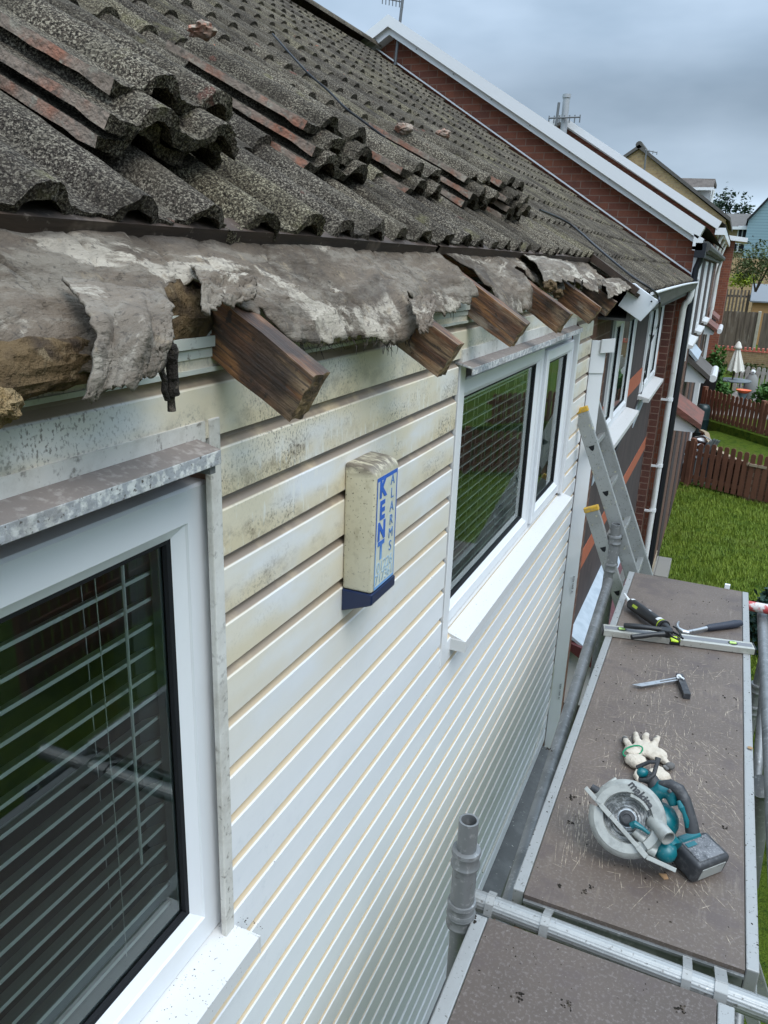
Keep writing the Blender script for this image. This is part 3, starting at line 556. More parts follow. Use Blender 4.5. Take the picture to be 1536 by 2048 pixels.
# rafters
ends = [.933-.59, .933, 1.49, 2.07, 2.66, 3.23, 3.72]
xe = [-.47, -.478, -.47, -.478, -.475, -.468, -.475]
for i, (y, xo) in enumerate(zip(ends, xe)):
    if i == 0: continue
    r = MB(); hgt = .074; n0 = -.002; yw = .044
    def rpt(u, v, wv, jj):
        s = (-.75)*(1-u)+(xo-SX0)/RD.x*u
        q = rp_(s, y-yw*(1-v), n0-hgt*wv)
        a = noise.noise_vector(q*30)*.0022+noise.noise_vector(q*9)*.003
        if u == 1: a += RD*(.007*noise.noise(q*60+Vector((3,1,2))))
        return q+a
    ns = 22; ring_ = []
    for a_ in range(ns+1):
        loop = [(c/6, 0) for c in range(7)]+[(1, c/6) for c in range(1, 7)]+[(1-c/6, 1) for c in range(1, 7)]+[(0, 1-c/6) for c in range(1, 6)]
        ring_.append([r.bm.verts.new(rpt(a_/ns, v, wv, 0)) for v, wv in loop])
    for a_ in range(ns):
        m_ = len(ring_[0])
        for c in range(m_): r._f([ring_[a_][c], ring_[a_][(c+1) % m_], ring_[a_+1][(c+1) % m_], ring_[a_+1][c]])
    # end grain as a small grid fan
    r.mi = 1
    cen = r.bm.verts.new(sum((v.co for v in ring_[-1]), Vector())/len(ring_[-1])+RD*.002)
    for c in range(len(ring_[-1])): r._f([ring_[-1][c], ring_[-1][(c+1) % len(ring_[-1])], cen])
    o = r.build('rafter', [M['wood'], M['wood_end']], h1, smooth=.8)
    for f in o.data.polygons:
        cx = f.center+Vector(h1.location)
        f.material_index = 1 if f.normal.dot(RD) > .6 else 0
    o['label'] = ('sawn rafter end poking out beside the torn felt flap, dark brown' if i == 1 else 'rotten stained rafter end')
# felt sheet ---------------------------------------------------------------
low = [(-1.3,.14),(.20,.16),(.50,.165),(.60,.195),(.66,.205),(.70,.20),(.76,.17),(.80,.115),(.84,.095),(.885,.11),(.91,.165),(.935,.17),(.95,.15),(.985,.19),(1.05,.205),(1.15,.20),(1.25,.20),(1.32,.215),(1.38,.235),(1.43,.235),(1.47,.16),(1.53,.17),(1.60,.175),(1.75,.185),(1.88,.17),(1.97,.17),(1.99,.12),(2.02,.0),(2.06,-.03),(2.085,.05),(2.13,.20),(2.3,.215),(2.5,.205),(2.57,.17),(2.61,.07),(2.66,.05),(2.70,.12),(2.80,.16),(2.95,.17),(3.10,.17),(3.19,.12),(3.26,.13),(3.4,.17),(3.6,.15),(3.70,.15),(3.78,.16),(3.9,.19),(4.0,.18),(4.1,.16),(4.3,.15)]
def lowy(y):
    for (a, sa), (b, sb) in zip(low, low[1:]):
        if a <= y <= b: return sa+(sb-sa)*(y-a)/(b-a)
    return .15
def felt_pt(y, v):
    s1 = lowy(y)+.010*noise.noise((y*26, 0, 3))+.006*noise.noise((y*80, 0, 3)); s = -.09+(s1+.09)*v
    dn = min(abs(y-(e-.022)) for e in ends)      # sags between rafters, rides over them
    q = rp_(s, y, 0)
    n = .006 - .020*min(1, dn/.24)*max(0, min(1, (s+.02)/.12)) - max(0, s-.10)**2*2.6*min(1, dn/.1)
    n += .009*fbm((y*4, s*7, 2.5), 1, 2)*min(1, max(0, (s+.05)*8)) + .0022*fbm((y*20, s*34, 1), 1, 2) + .0008*fbm((y*90, s*90, 4))
    for fq, am in ((6, .005), (15, .0028), (34, .0013)):
        n += am*max(0, 1-abs(noise.noise((y*fq*.8+s*fq*.9, s*fq*1.3-y*fq*.25, fq)))*7)*min(1, max(0, (s+.05)*8))
    n += .005*max(0, noise.noise((y*3+s*14, s*9-y*4, 6)))**2*4*min(1, max(0, (s+.05)*8))
    crack = noise.noise((y*7+1.2*noise.noise((s*9, y*3, 0)), s*3, 9))
    if abs(crack) < .03: n -= .006*(1-abs(crack)/.03)
    if v > .93 and dn > .05: n -= .006*(v-.93)/.07
    return q+RN*n+RD*(.004*noise.noise((y*30, s*20, 8)))
f = MB(); f.grid(lambda u, v: felt_pt(-1.3+5.6*u, v), 900, 46)
fo = f.build('roofing_felt', M['felt'], h1, smooth=True, recalc=False)
md = fo.modifiers.new('thickness', 'SOLIDIFY'); md.thickness = .003
# the flap that has slumped over the edge, left of the first rafter
fa = MB()
A0, A1, B0, B1 = onR(122, 560, .010), onR(290, 585, .012), onX(160, 800, -.545), onX(312, 742, -.530)
def flap(u, v):
    t_ = A0.lerp(A1, u); bq = B0.lerp(B1, u)
    q = t_.lerp(bq, v); q = q+Vector((.026*math.sin(v*PI)**.8+.010*math.sin(u*PI), 0, .014*math.sin(v*PI)))
    if v > .8: q += Vector((0, 0, .012*noise.noise((u*5, 1, 1))+.004*noise.noise((u*30, 1, 1))))
    if u > .85 or u < .12: q += Vector((0, .006*noise.noise((v*9, u, 1)), 0))
    q += Vector((1, -.3, .4))*(.007*math.sin(u*13+v*2.5)*min(1, v*2)*(.6+.4*math.sin(u*5))+.006*fbm((u*2.5, v*2, 6), 1, 2)+.0028*fbm((u*7, v*5, 2))+.0008*fbm((u*30, v*35, 2)))
    return q
fa.grid(flap, 60, 90); fo = fa.build('felt_flap', M['felt_pale'], h1, smooth=True, recalc=False); fo.modifiers.new('t', 'SOLIDIFY').thickness = .004
fo['label'] = 'pale slumped flap of torn felt hanging over the top board'
def sheet(name, corners, bulge, seed, thick=.003, frn=.5):
    a, b, c, d = corners
    m = MB()
    def fn(u, v):
        t_ = a.lerp(b, u); bo = d.lerp(c, u); q = t_.lerp(bo, v)
        q += RN*(bulge*math.sin(v*PI*.9)+.008*fbm((u*4, v*4, seed))+.0025*fbm((u*16, v*16, seed)))
        if v > .9: q += RD*(.014*noise.noise((u*12, seed, 0)))
        if u > .9: q += Vector((0, .010*noise.noise((v*10, seed, 0)), 0))
        return q
    m.grid(fn, 36, 36); o = m.build(name, M['felt_pale'] if seed == 7 else M['felt'], h1, smooth=True, recalc=False); o.modifiers.new('t', 'SOLIDIFY').thickness = thick; return o
sheet('felt_flap', (onR(380,530,.014), onR(500,560,.016), onR(505,606,.022), onR(400,628,.012)), .012, 1)
sheet('felt_flap', (onR(815,600,.012), onR(868,590,.02), onX(862,655,-.50), onX(838,672,-.51)), .006, 4)
sheet('felt_flap', (onR(1038,508,.014), onR(1110,520,.03), onR(1160,562,.028), onR(1085,572,.012)), .026, 7)
sheet('felt_flap', (onR(1108,520,.02), onR(1180,540,.01), onR(1196,590,.008), onR(1150,566,.01)), .010, 9)
sheet('felt_flap', (onR(1195,560,.012), onR(1248,556,.02), onR(1262,578,.02), onR(1215,600,.012)), .016, 11)
# hanging shreds and fibres
fs = MB()
for (px, py, x, ln, r) in ((335,640,-.56,.10,.007), (342,690,-.555,.055,.010), (322,640,-.55,.085,.005), (1150,560,-.49,.03,.004), (1165,560,-.49,.03,.004)):
    a = onX(px, py, x); fs.tube([a+Vector((.004*noise.noise((i, px, 0)), .006*noise.noise((i*1.3, px, 3)), -ln*i/8)) for i in range(9)], [r*(.6+.5*abs(noise.noise((i*1.7, px, 1)))) for i in range(9)], 8)
for i in range(90):
    y = rnd.uniform(.96, 1.5) if i < 60 else rnd.uniform(.6, 2.6); a = felt_pt(y, 1.0); ln = rnd.uniform(.008, .028); dv = Vector((rnd.uniform(-.2, .6), rnd.uniform(-.8, .8), -1)).normalized()
    fs.tube([a, a+dv*ln*.5, a+dv*ln+Vector((0, rnd.uniform(-.01, .01), 0))], [.0007, .0006, .0003], 4)
tag(fs.build('felt_shreds', M['moss'], h1), kind='stuff')
def lump(name, m, c, r, parent, seed, amp=.35, fz=1.0, n=40):
    b = MB(); c = Vector(c)
    def fn(u, v):
        a, e = u*2*PI, (v-.5)*PI; d = Vector((math.cos(e)*math.cos(a), math.cos(e)*math.sin(a), math.sin(e)))
        k = 1+amp*fbm(d*1.6+Vector((seed, 0, 0)))+amp*.4*fbm(d*5+Vector((seed, 2, 0)))+amp*.2*fbm(d*14+Vector((seed, 2, 0)))
        return c+Vector((d.x*r[0], d.y*r[1], d.z*r[2]))*k
    b.grid(fn, n, n//2); return b.build(name, m, parent, smooth=True)
lump('loft_insulation', M['wool'], onX(20, 742, -.61), (.030, .125, .028), h1, 3, amp=.22)
lump('loft_insulation', M['foam'], onX(0, 812, -.56), (.018, .018, .014), h1, 8)
lump('loft_insulation', M['wool'], onX(320, 632, -.68), (.05, .11, .05), h1, 5, amp=.2)
for px, py, x, r in ((1100, 572, -.54, .020), (1116, 588, -.52, .016)): lump('loft_insulation', M['wool'], onX(px, py, x), (r, r*1.6, r*.9), h1, px)
# stacked loose tiles --------------------------------------------------------
proto = None
def loose(y, s1, n_lo, n_hi, label, yaw=0, L=.41):
    global proto
    mb = MB(); tile(mb, y, s1, L, n_lo, n_hi, 40, 14, True)
    cen = rp_(s1-L/2, y+.15, (n_lo+n_hi)/2)
    if yaw: bmesh.ops.rotate(mb.bm, verts=mb.bm.verts, cent=cen, matrix=Matrix.Rotation(yaw, 3, RN))
    o = mb.build('loose_roof_tile', [M['tile'], M['tile_edge']], None, org=cen, smooth=.7, recalc=False)
    return tag(o, label, 'roof tile', 'loose tiles stacked up the slope')
ordn = {0: 'bottom', 1: 'second', 2: 'third', 3: 'top'}
stacks = [('nearest stack', .90, -.115, 3, .03, .10), ('stack left of middle', 1.63, -.215, 3, .02, .05), ('short middle stack', 2.22, -.245, 2, .0, .04), ('stack right of middle', 2.74, -.225, 3, .012, .04), ('farthest stack', 3.12, -.19, 4, .02, .05)]
for name, y, s, n, dy, dn in stacks:
    for i in range(n):
        nl = .056+.031*i+rnd.uniform(-.002, .003)
        w_ = 'topmost' if i == n-1 else ordn[i]
        loose(y+rnd.uniform(-.022, .022)+(.010*i if dy else 0), s-.022*i+rnd.uniform(-.03, .02), nl+.012, nl-.028, f'speckled grey roof tile with orange broken edge, {w_} in the {name}', yaw=rnd.uniform(-.045, .045))
for i, (px, py) in enumerate(((405, 62), (808, 258), (886, 268))):
    lump('mortar_lump', M['mortar'] if 'mortar' in M else M['tile_edge'], onR(px, py, .13), (.035, .03, .018), None, 20+i); o = bpy.context.scene.collection.objects[-1]
    tag(o, ('pink mortar lump at the head of the tall tile stack', 'pink mortar lump above the two tile stack', 'pink mortar lump at the head of the farthest stack')[i], 'mortar lump', 'mortar lumps by the tile stacks')

# ------------------------------------------------------------------ alarm box
al = thing('alarm_box', 'cream burglar alarm box with blue lettering and a navy base on the white cladding', 'alarm box', (-.64, 1.37, -.69))
a = MB(); y0, y1 = 1.312, 1.430; zt_, zb_ = -.384, -.645
a.prism([(-.64, y0, zt_+.004), (-.64, y0, zb_), (-.574, y0, zb_), (-.574, y0, zt_-.012), (-.588, y0, zt_+.0)], (0, y1-y0, 0)); a.build('case', M['alarm'], al, bevel=.006, seg=3, smooth=.6)
a = MB(); a.prism([(-.64, y0-.002, zb_-.0005), (-.572, y0-.002, zb_-.0005), (-.572, y0-.002, zb_-.024), (-.585, y0-.002, zb_-.030), (-.64, y0-.002, zb_-.050)], (0, y1-y0+.004, 0)); a.build('strobe_base', M['navy'], al, bevel=.003)
a = MB(); xf = -.5735; a.quad((xf, y0+.009, zb_+.004), (xf, y1-.008, zb_+.004), (xf, y1-.008, zt_-.022), (xf, y0+.009, zt_-.022)); lab = a.build('label_panel', M['alarmface'], al, recalc=False)
a = MB(); R0 = (y0+.009, y1-.008, zb_+.004, zt_-.022); R1 = ins(R0, .004); ring(a, xf+.0004, R0, xf+.0004, (R1[0], R1[1], R1[2]+.002, R1[3]-.004)); sub(a, 'label_border', M['blueink'], lab, recalc=False)
def text(body, name, m, origin, right, up, size, part, bold=0, ext=.0004, sx=1.0):
    cu = bpy.data.curves.new(name, 'FONT'); cu.body = body; cu.size = size; cu.extrude = ext; cu.align_x = 'CENTER'; cu.align_y = 'CENTER'; cu.offset = bold
    o = bpy.data.objects.new(name, cu); COL.objects.link(o); dg = bpy.context.evaluated_depsgraph_get()
    me = bpy.data.meshes.new_from_object(o.evaluated_get(dg)); bpy.data.objects.remove(o); bpy.data.curves.remove(cu)
    right, up = Vector(right).normalized(), Vector(up).normalized(); nn = right.cross(up)
    root = part.parent if part.parent else part
    mx_ = Matrix(((right.x*sx, up.x, nn.x, origin[0]), (right.y*sx, up.y, nn.y, origin[1]), (right.z*sx, up.z, nn.z, origin[2]), (0,0,0,1)))
    me.transform(Matrix.Translation(-root.location) @ mx_); me.materials.clear(); me.materials.append(m); me.name = name
    q = bpy.data.objects.new(name, me); COL.objects.link(q); q.parent = part; return q
kz = [-.432, -.478, -.521, -.563]
for ch, z in zip('KENT', kz): text(ch, 'lettering', M['blueink'], (xf+.0006, 1.349, z), (0,1,0), (0,0,1), .052, lab, bold=.0022, sx=.95)
for i, ch in enumerate('ALARMS'): text(ch, 'lettering', M['thinink'], (xf+.0006, 1.397, -.425-i*.0285), (0,1,0), (0,0,1), .031, lab, sx=.95)
text('01226', 'lettering', M['paleink'], (xf+.0006, 1.371, -.598), (0,1,0), (0,0,1), .032, lab); text('717361', 'lettering', M['paleink'], (xf+.0006, 1.371, -.622), (0,1,0), (0,0,1), .030, lab)

# ------------------------------------------------------------------ second house (brown hung tiles)
h2 = thing('terraced_house', 'terraced house with dark brown hung tiles, orange tile bands and white windows beyond the ladder', 'house', (-.66, 7.0, GL))
XB = -.68
WA = (5.25, 6.62, -1.10, -.30); WB = (7.62, 9.02, -1.13, -.30)
hz = [WA, WB]
b = MB(); panels(b, XB-.2, XB-.03, 4.19, 9.6, GL, -.14, hz); b.build('wall', M['brickX'], h2)
b = MB(); panels(b, XB-.03, XB, 4.95, 9.28, GL, -.14, hz); b.build('hung_tiles', M['hung'], h2)
b = MB()
for z, ya, yb in ((-.95, 4.95, 5.25), (-.95, 6.62, 7.62), (-.95, 9.02, 9.28), (-1.92, 4.95, 9.28), (-2.9, 4.95, 9.28)): b = MB(); b.box(XB-.02, XB+.004, ya, yb, z-.07, z+.07); b.build('orange_tile_band', M['hung_red'], h2)
b = MB(); b.box(XB-.1, -.655, 4.195, 4.95, GL, -.12); b.build('brick_pier', M['brickPX'], h2)
b = MB(); b.box(XB-.1, -.585, 9.28, 9.6, GL, -.06); o = b.build('brick_pier', [M['brickP'], M['brickPX']], h2)
for f in o.data.polygons:
    if abs(f.normal.x) > .5: f.material_index = 1
window(h2, XB+.005, WA, [((5.25, 5.72, -1.10, -.30), True), ((5.72, 6.62, -1.10, -.30), False)], sill=(-.575, 5.2, 6.68, -1.125), fm=.05)
window(h2, XB+.005, WB, [((7.62, 8.3, -1.13, -.30), True), ((8.3, 9.02, -1.13, -.30), True)], sill=(-.575, 7.56, 9.1, -1.155), fm=.05)
b = MB(); b.prism([(XB+.002, 7.45, -1.42), (XB+.002, 7.56, -1.19), (XB+.002, 8.9, -1.19), (XB+.002, 8.75, -1.32), (XB+.002, 8.2, -1.30)], (.004, 0, 0)); b.build('mortar_smear', M['leadpale'], h2); b = MB(); b.prism([(XB+.002, 5.15, -1.40), (XB+.002, 5.2, -1.17), (XB+.002, 6.6, -1.17), (XB+.002, 6.5, -1.30)], (.004, 0, 0)); b.build('mortar_smear', M['leadpale'], h2)
roof(4.35, 9.5, -1, 14, h2)
rl = MB(); rl.grid(lambda u, v: rp_(-4.34, 4.35+u*5.2, .07)+Vector((-.12*math.cos(v*PI)-.02, 0, .085*math.sin(v*PI))), 60, 8); rl.build('ridge_tiles', M['tile'], h2, smooth=True, recalc=False)
u_ = MB(); u_.quad(rp_(.26, 4.4, -.002), rp_(.26, 9.6, -.002), rp_(-4.36, 9.6, -.002), rp_(-4.36, 4.4, -.002)); u_.quad(rp_(-4.36, 4.3, 0), rp_(-4.36, 9.6, 0), (-8.6, 9.6, -.1), (-8.6, 4.3, -.1)); u_.build('roof_underlay', M['dark'], h2, recalc=False)
v = MB(); v.bar(rp_(-.02, 4.345, .035), rp_(.30, 4.345, .030), .03, .035, RN); v.build('verge_batten', M['batten'], h2)
v = MB(); v.bar(rp_(.36, 9.555, .085), rp_(-4.36, 9.555, .085), .07, .014, RN); v.build('verge_flashing', M['upvc_clean'], h2)
# soffit box end, fascia and gutter
e = MB(); e.prism([onY(px, py, 4.37) for px, py in ((1236,611),(1281,643),(1319,603),(1300,590),(1280,575),(1270,567),(1257,566),(1252,588))], (0, .022, 0)); o = e.build('soffit_box_end', M['upvc_clean'], h2, bevel=.002)
s_ = MB()
for px, py in ((1272, 592), (1303, 603)): q = onY(px, py, 4.365); s_.lathe([(.005, 0), (.005, .006)], q, (0, -1, 0), 8)
sub(s_, 'screw_head', M['gasket'], o)
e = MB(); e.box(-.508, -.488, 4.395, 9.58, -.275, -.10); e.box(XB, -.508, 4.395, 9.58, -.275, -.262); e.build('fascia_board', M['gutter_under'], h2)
e = MB()
gp = [(-.485, -.115), (-.484, -.185), (-.47, -.235), (-.435, -.245), (-.400, -.225), (-.385, -.175), (-.381, -.155)]
def gut(u, v):
    i = min(int(v*6), 5); f_ = v*6-i; a, b_ = gp[i], gp[i+1]; return Vector((a[0]+(b_[0]-a[0])*f_-.012, 4.40+u*5.2, a[1]+(b_[1]-a[1])*f_+.02*math.sin(u*2.2)+.025*(1-u)*(1 if v > .7 else 0)))
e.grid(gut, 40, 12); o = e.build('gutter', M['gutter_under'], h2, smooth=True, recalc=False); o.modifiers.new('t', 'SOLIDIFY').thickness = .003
e = MB(); e.tube([(-.393, 4.38+u*.13, -.153+.02*math.sin(u*.13/5.2*2.2)+.025*(1-u/40)) for u in range(41)], .009, 8); e.box(-.49, -.392, 9.56, 9.60, -.15, -.105); sub(e, 'gutter_lip', M['upvc'], o)
for y in (6.0, 7.0, 7.9): e = MB(); e.box(-.49, -.395, y, y+.02, -.138, -.13); sub(e, 'gutter_bracket', M['upvc'], o)
d = MB(); d.tube([(-.44, 9.42, -.20), (-.44, 9.42, -.27), (-.455, 9.42, -.33), (-.485, 9.42, -.36), (-.497, 9.42, -.42), (-.497, 9.42, GL+.1)], .033, 16); dp = d.build('downpipe', M['pipe'], h2, smooth=True); dp['label'] = 'grimy white downpipe beside the brick pier'
for z in (-1.42, -2.2, -2.75): d = MB(); d.lathe([(.040, -.02), (.040, .02)], (-.497, 9.42, z), (0,0,1), 16); d.box(-.60, -.50, 9.36, 9.38, z-.012, z+.012); sub(d, 'pipe_clip', M['upvc_clean'], dp, smooth=.6)
# porch canopy below
c = MB(); c.prism([(-.68, 4.98, -2.42), (-.56, 4.98, -2.50), (-.56, 4.98, -2.515), (-.68, 4.98, -2.45)], (0, 1.9, 0)); pc = c.build('porch_canopy', M['leadpale'], h2)
c = MB(); c.prism([(-.56, 4.95, -2.50), (.0, 4.95, -2.86), (.0, 4.95, -2.93), (-.68, 4.95, -2.52), (-.68, 4.95, -2.47)], (0, 1.95, 0)); sub(c, 'canopy_roof', M['maroon'], pc)
c = MB(); c.prism([(-.68, 5.0, -2.53), (-.05, 5.0, -2.93), (-.68, 5.0, -2.97)], (0, 1.85, 0)); sub(c, 'canopy_cheek', M['upvc_clean'], pc)

# ------------------------------------------------------------------ black cables
def cable(pts, r, m, label, name='cable'):
    b = MB(); P_ = []
    pts = [Vector(p) for p in pts]
    for i in range(len(pts)-1):
        p0, p1, p2, p3 = pts[max(i-1, 0)], pts[i], pts[i+1], pts[min(i+2, len(pts)-1)]
        for k in range(6):
            t_ = k/6; P_.append(.5*((2*p1)+(p2-p0)*t_+(2*p0-5*p1+4*p2-p3)*t_*t_+(3*p1-p0-3*p2+p3)*t_**3))
    P_.append(pts[-1]); b.tube(P_, r, 8); return tag(b.build(name, m, None, org=pts[0], smooth=True), label, 'cable')
cable([onR(1080,420,.095), onR(1140,448,.09), onR(1200,500,.085), onR(1258,548,.085), onR(1300,577,.085), onY(1316,592,4.5), onY(1319,618,4.6), onX(1316,650,-.64), onX(1300,690,-.665), onX(1290,740,-.668), onX(1283,785,-.665), onX(1255,850,-.668), onX(1225,915,-.668)], .006, M['black'], 'black cable trailing over the tiles, past the white box end and down the hung tiles')
cable([onR(770,275,.082), onR(720,238,.082), onR(690,215,.082), onR(655,180,.082), onR(610,140,.082), onR(545,68,.082)], .004, M['gasket'], 'black cable lying on the upper roof tiles')
cable([onX(1108,1330,-.60), onX(1100,1400,-.60), onX(1085,1450,-.58), onX(1060,1530,-.56), onX(1020,1620,-.545), onX(965,1745,-.535)], .004, M['parasol'], 'thin cream cable hanging at the foot of the cladding above the lead apron')

# ------------------------------------------------------------------ third house: red brick gable with white bargeboards
def slope_line(xa, za, xb): return za+(xa-xb)*.591*(-1)
def barge(parent, Y, xa, za, xe, bands, joints=()):
    # xa,za apex; xe eave end; bands: (drop_top, drop_bottom, y_out, name)
    sl = .591
    for dt, db, yo, nm in bands:
        b = MB()
        b.prism([(xa, Y+yo, za-dt), (xe, Y+yo, za-dt-(xe-xa)*sl), (xe+ (db-dt)*-.45, Y+yo, za-db-(xe-xa)*sl+.0), (xa, Y+yo, za-db)], (0, .03-yo, 0))
        xl = xa-(xe-xa)
        b.prism([(xa, Y+yo, za-dt), (xa, Y+yo, za-db), (xl, Y+yo, za-db-(xe-xa)*sl), (xl, Y+yo, za-dt-(xe-xa)*sl)], (0, .03-yo, 0))
        b.build(nm, M['upvc'], parent)
h3 = thing('terraced_house', 'red brick house with a white edged gable standing above the tiled roof', 'house', (-.47, 14, GL))
ax, az = -4.16, 2.654
b = MB(); b.prism([(-.47, 9.62, GL), (-.47, 9.62, .30), (ax, 9.62, 2.50), (-7.85, 9.62, .30), (-7.85, 9.62, GL)], (0, .2, 0)); b.build('gable_wall', M['brickY'], h3)
barge(h3, 9.6, ax, az, -.401, [(.0, .122, -.20, 'verge_cap'), (.118, .196, -.15, 'bargeboard')])
b = MB(); b.box(-.50, -.395, 9.40, 9.6, .195, .235); b.prism([(-.50, 9.40, .20), (-.40, 9.40, .20), (-.40, 9.40, .31), (-.50, 9.40, .36)], (0, .2, 0)); b.build('eaves_box', M['upvc'], h3)
s_ = MB()
for i in range(8):
    x_ = ax+.35+i*.47; s_.lathe([(.006, 0), (.006, .006)], (x_, 9.447, az-.157-(x_-ax)*.591), (0, -1, 0), 8)
tag(s_.build('bolt_heads', M['wire'], h3), kind='stuff')
for px, py in ((935, 140), ): pass
b = MB(); b.quad((-.36, 9.42, .41), (-.36, 19.3, .41), (ax, 19.3, az+.0), (ax, 9.42, az)); b.quad((ax, 9.42, az), (ax, 19.3, az), (-7.96, 19.3, .41), (-7.96, 9.42, .41)); b.build('roof', M['tile_far'], h3, recalc=False)
b = MB(); panels(b, -.67, -.47, 9.82, 19.2, GL, .3, [(10.3, 11.7, -.85, .12), (12.7, 14.0, -.85, .12), (15.2, 16.6, -.85, .12)]); b.build('front_wall', M['brickPX'], h3)
b = MB()
for y in (11.75, 14.2, 16.7): b.box(-.475, -.462, y, y+.9, GL, .2)
tag(b.build('hung_tiles', M['hung'], h3), kind='stuff')
for y0, y1 in ((10.3, 11.7), (12.7, 14.0), (15.2, 16.6)): window(h3, -.465, (y0, y1, -.85, .12), [((y0, (y0+y1)/2, -.85, .12), True), (((y0+y1)/2, y1, -.85, .12), False)], sill=(-.37, y0-.04, y1+.04, -.88), room=False); 
b = MB(); b.box(-2.6, -2.5, 9.9, 19, GL, .2); b.build('room', M['dark'], h3)
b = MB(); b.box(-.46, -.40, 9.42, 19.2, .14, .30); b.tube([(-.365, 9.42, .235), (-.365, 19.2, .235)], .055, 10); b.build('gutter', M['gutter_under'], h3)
d = MB(); d.tube([(-.40, 9.5, .18), (-.41, 9.5, .08), (-.435, 9.5, .0), (-.437, 9.5, -.1), (-.437, 9.5, GL)], .034, 14); d.box(-.47, -.36, 9.40, 9.50, .12, .27); o = d.build('downpipe', M['blackpipe'], h3, smooth=True); o['label'] = 'black downpipe on the brick corner'
d = MB(); d.tube([(-.38, 18.9, .2), (-.42, 18.9, -.1), (-.43, 18.9, GL)], .034, 12); o = d.build('downpipe', M['pipe'], h3, smooth=True); o['label'] = 'white downpipe farther along the front'
b = MB(); b.box(-.48, -.40, 9.6, 9.68, -1.0, .2); b.build('corner_trim', M['upvc'], h3)
def porch(parent, wx, y0, y1, zt, zb, tipx, rm, lead=False, post=False):
    b = MB(); b.prism([(wx, y0-.05, zt+.03), (tipx+.05, y0-.05, zb+.06), (tipx+.05, y0-.05, zb+.0), (wx, y0-.05, zt-.06)], (0, y1-y0+.1, 0)); o = b.build('porch_canopy', M[rm], parent)
    b = MB()
    for y in (y0, y1-.03): b.prism([(wx, y, zt-.06), (tipx, y, zb), (tipx-.02, y, zb-.05), (wx, y, zb-.05)], (0, .03, 0))
    b.box(wx, tipx-.02, y0+.03, y1-.03, zb-.05, zb-.02); tag(sub(b, 'canopy_cheek', M['whitewall'], o), kind='stuff')
    if lead: b = MB(); b.obox(((wx+.07), (y0+y1)/2, zt+.03), Vector((1, 0, (zb-zt)/(tipx-wx))).normalized(), (0,1,0), Vector((-(zb-zt)/(tipx-wx), 0, 1)).normalized(), .11, (y1-y0)/2+.04, .02); sub(b, 'lead_flashing', M['leadpale'], o)
    if post:
        b = MB(); b.box(tipx-.13, tipx-.08, y0, y0+.05, zb-.52, zb-.05); b.bar((tipx-.105, y0+.025, zb-.5), (wx, y0+.025, zb-.75), .04, .04); sub(b, 'canopy_post', M['whitewall'], o)
        b = MB(); b.tube([(tipx+.09, y0-.05, zb+.03), (tipx+.09, y1+.05, zb+.03)], .05, 10); sub(b, 'canopy_gutter', M['upvc'], o)
    return o
def porch_at(parent, wx, nt_, ft_, tip, drop, rm, **k):
    a, b_ = onX(*nt_, wx), onX(*ft_, wx); t_ = onY(*tip, a.y); return porch(parent, wx, a.y, max(b_.y, a.y+.9), a.z, t_.z-.02, t_.x, rm, **k)
porch_at(h3, -.49, (1343, 809), (1349, 777), (1393, 854), .1, 'rust')
porch_at(h3, -.49, (1373, 712), (1386, 672), (1412, 757), .1, 'greyroof', lead=True, post=True)
h4 = thing('terraced_house', 'farther red brick house behind, with a slimmer white bargeboard and a grey flue', 'house', (-.55, 24, GL))
ax2, az2, Y2 = -4.16, 3.144, 19.22
b = MB(); b.prism([(-.60, Y2, GL), (-.60, Y2, .82), (ax2, Y2, 2.98), (-7.7, Y2, .82), (-7.7, Y2, GL)], (0, .2, 0)); b.build('gable_wall', M['brickY'], h4)
barge(h4, Y2-.02, ax2, az2, -.50, [(.0, .15, -.2, 'verge_cap'), (.145, .185, -.12, 'bargeboard')])
b = MB(); b.quad((-.40, Y2-.2, .92), (-.40, 28.8, .92), (ax2, 28.8, az2), (ax2, Y2-.2, az2)); b.quad((ax2, Y2-.2, az2), (ax2, 28.8, az2), (-7.9, 28.8, .92), (-7.9, Y2-.2, .92)); b.build('roof', M['tile_far'], h4, recalc=False)
b = MB(); b.box(-.80, -.60, Y2+.2, 28.8, GL, .85); b.build('front_wall', M['brickX'], h4)
b = MB(); b.box(-.60, -.40, Y2-.2, 28.8, .72, .86); b.build('gutter', M['upvc'], h4)
for y0, y1 in ((20.2, 21.6), (23, 24.5)): window(h4, -.585, (y0, y1, -.3, .6), [((y0, y1, -.3, .6), True)], room=False)
for y in (19.4, 22.4, 25.5): d = MB(); d.tube([(-.46, y, .75), (-.54, y, .45), (-.545, y, GU)], .045, 10); d.build('downpipe', M['pipe'], h4, smooth=True)
porch_at(h4, -.6, (1398, 633), (1404, 628), (1429, 663), .1, 'rust', post=True)
porch_at(h4, -.6, (1406, 615), (1411, 610), (1432, 642), .1, 'rust')
d = MB(); q0, q1 = onY(1127, 265, 18.9), onY(1133, 196, 18.9); d.tube([q0-Vector((0,0,.3)), q1], .075, 14); d.tube([q1, q1+Vector((0,0,.07))], .09, 14); d.build('flue', M['flue'], h4, smooth=True)
b = MB(); b.box(-.62, onY(1467, 500, 28.8).x, 28.8, 30.5, GU, onY(1445, 475, 28.8).z); b.build('side_wing', M['brickY'], h4); bb = b
b = MB(); z_ = onY(1445, 475, 28.8).z; b.prism([(-.75, 28.6, z_+.10), (.10, 28.6, z_-.0), (.10, 28.6, z_-.13), (-.75, 28.6, z_-.05)], (0, 2.0, 0)); b.build('wing_fascia', M['upvc'], h4)
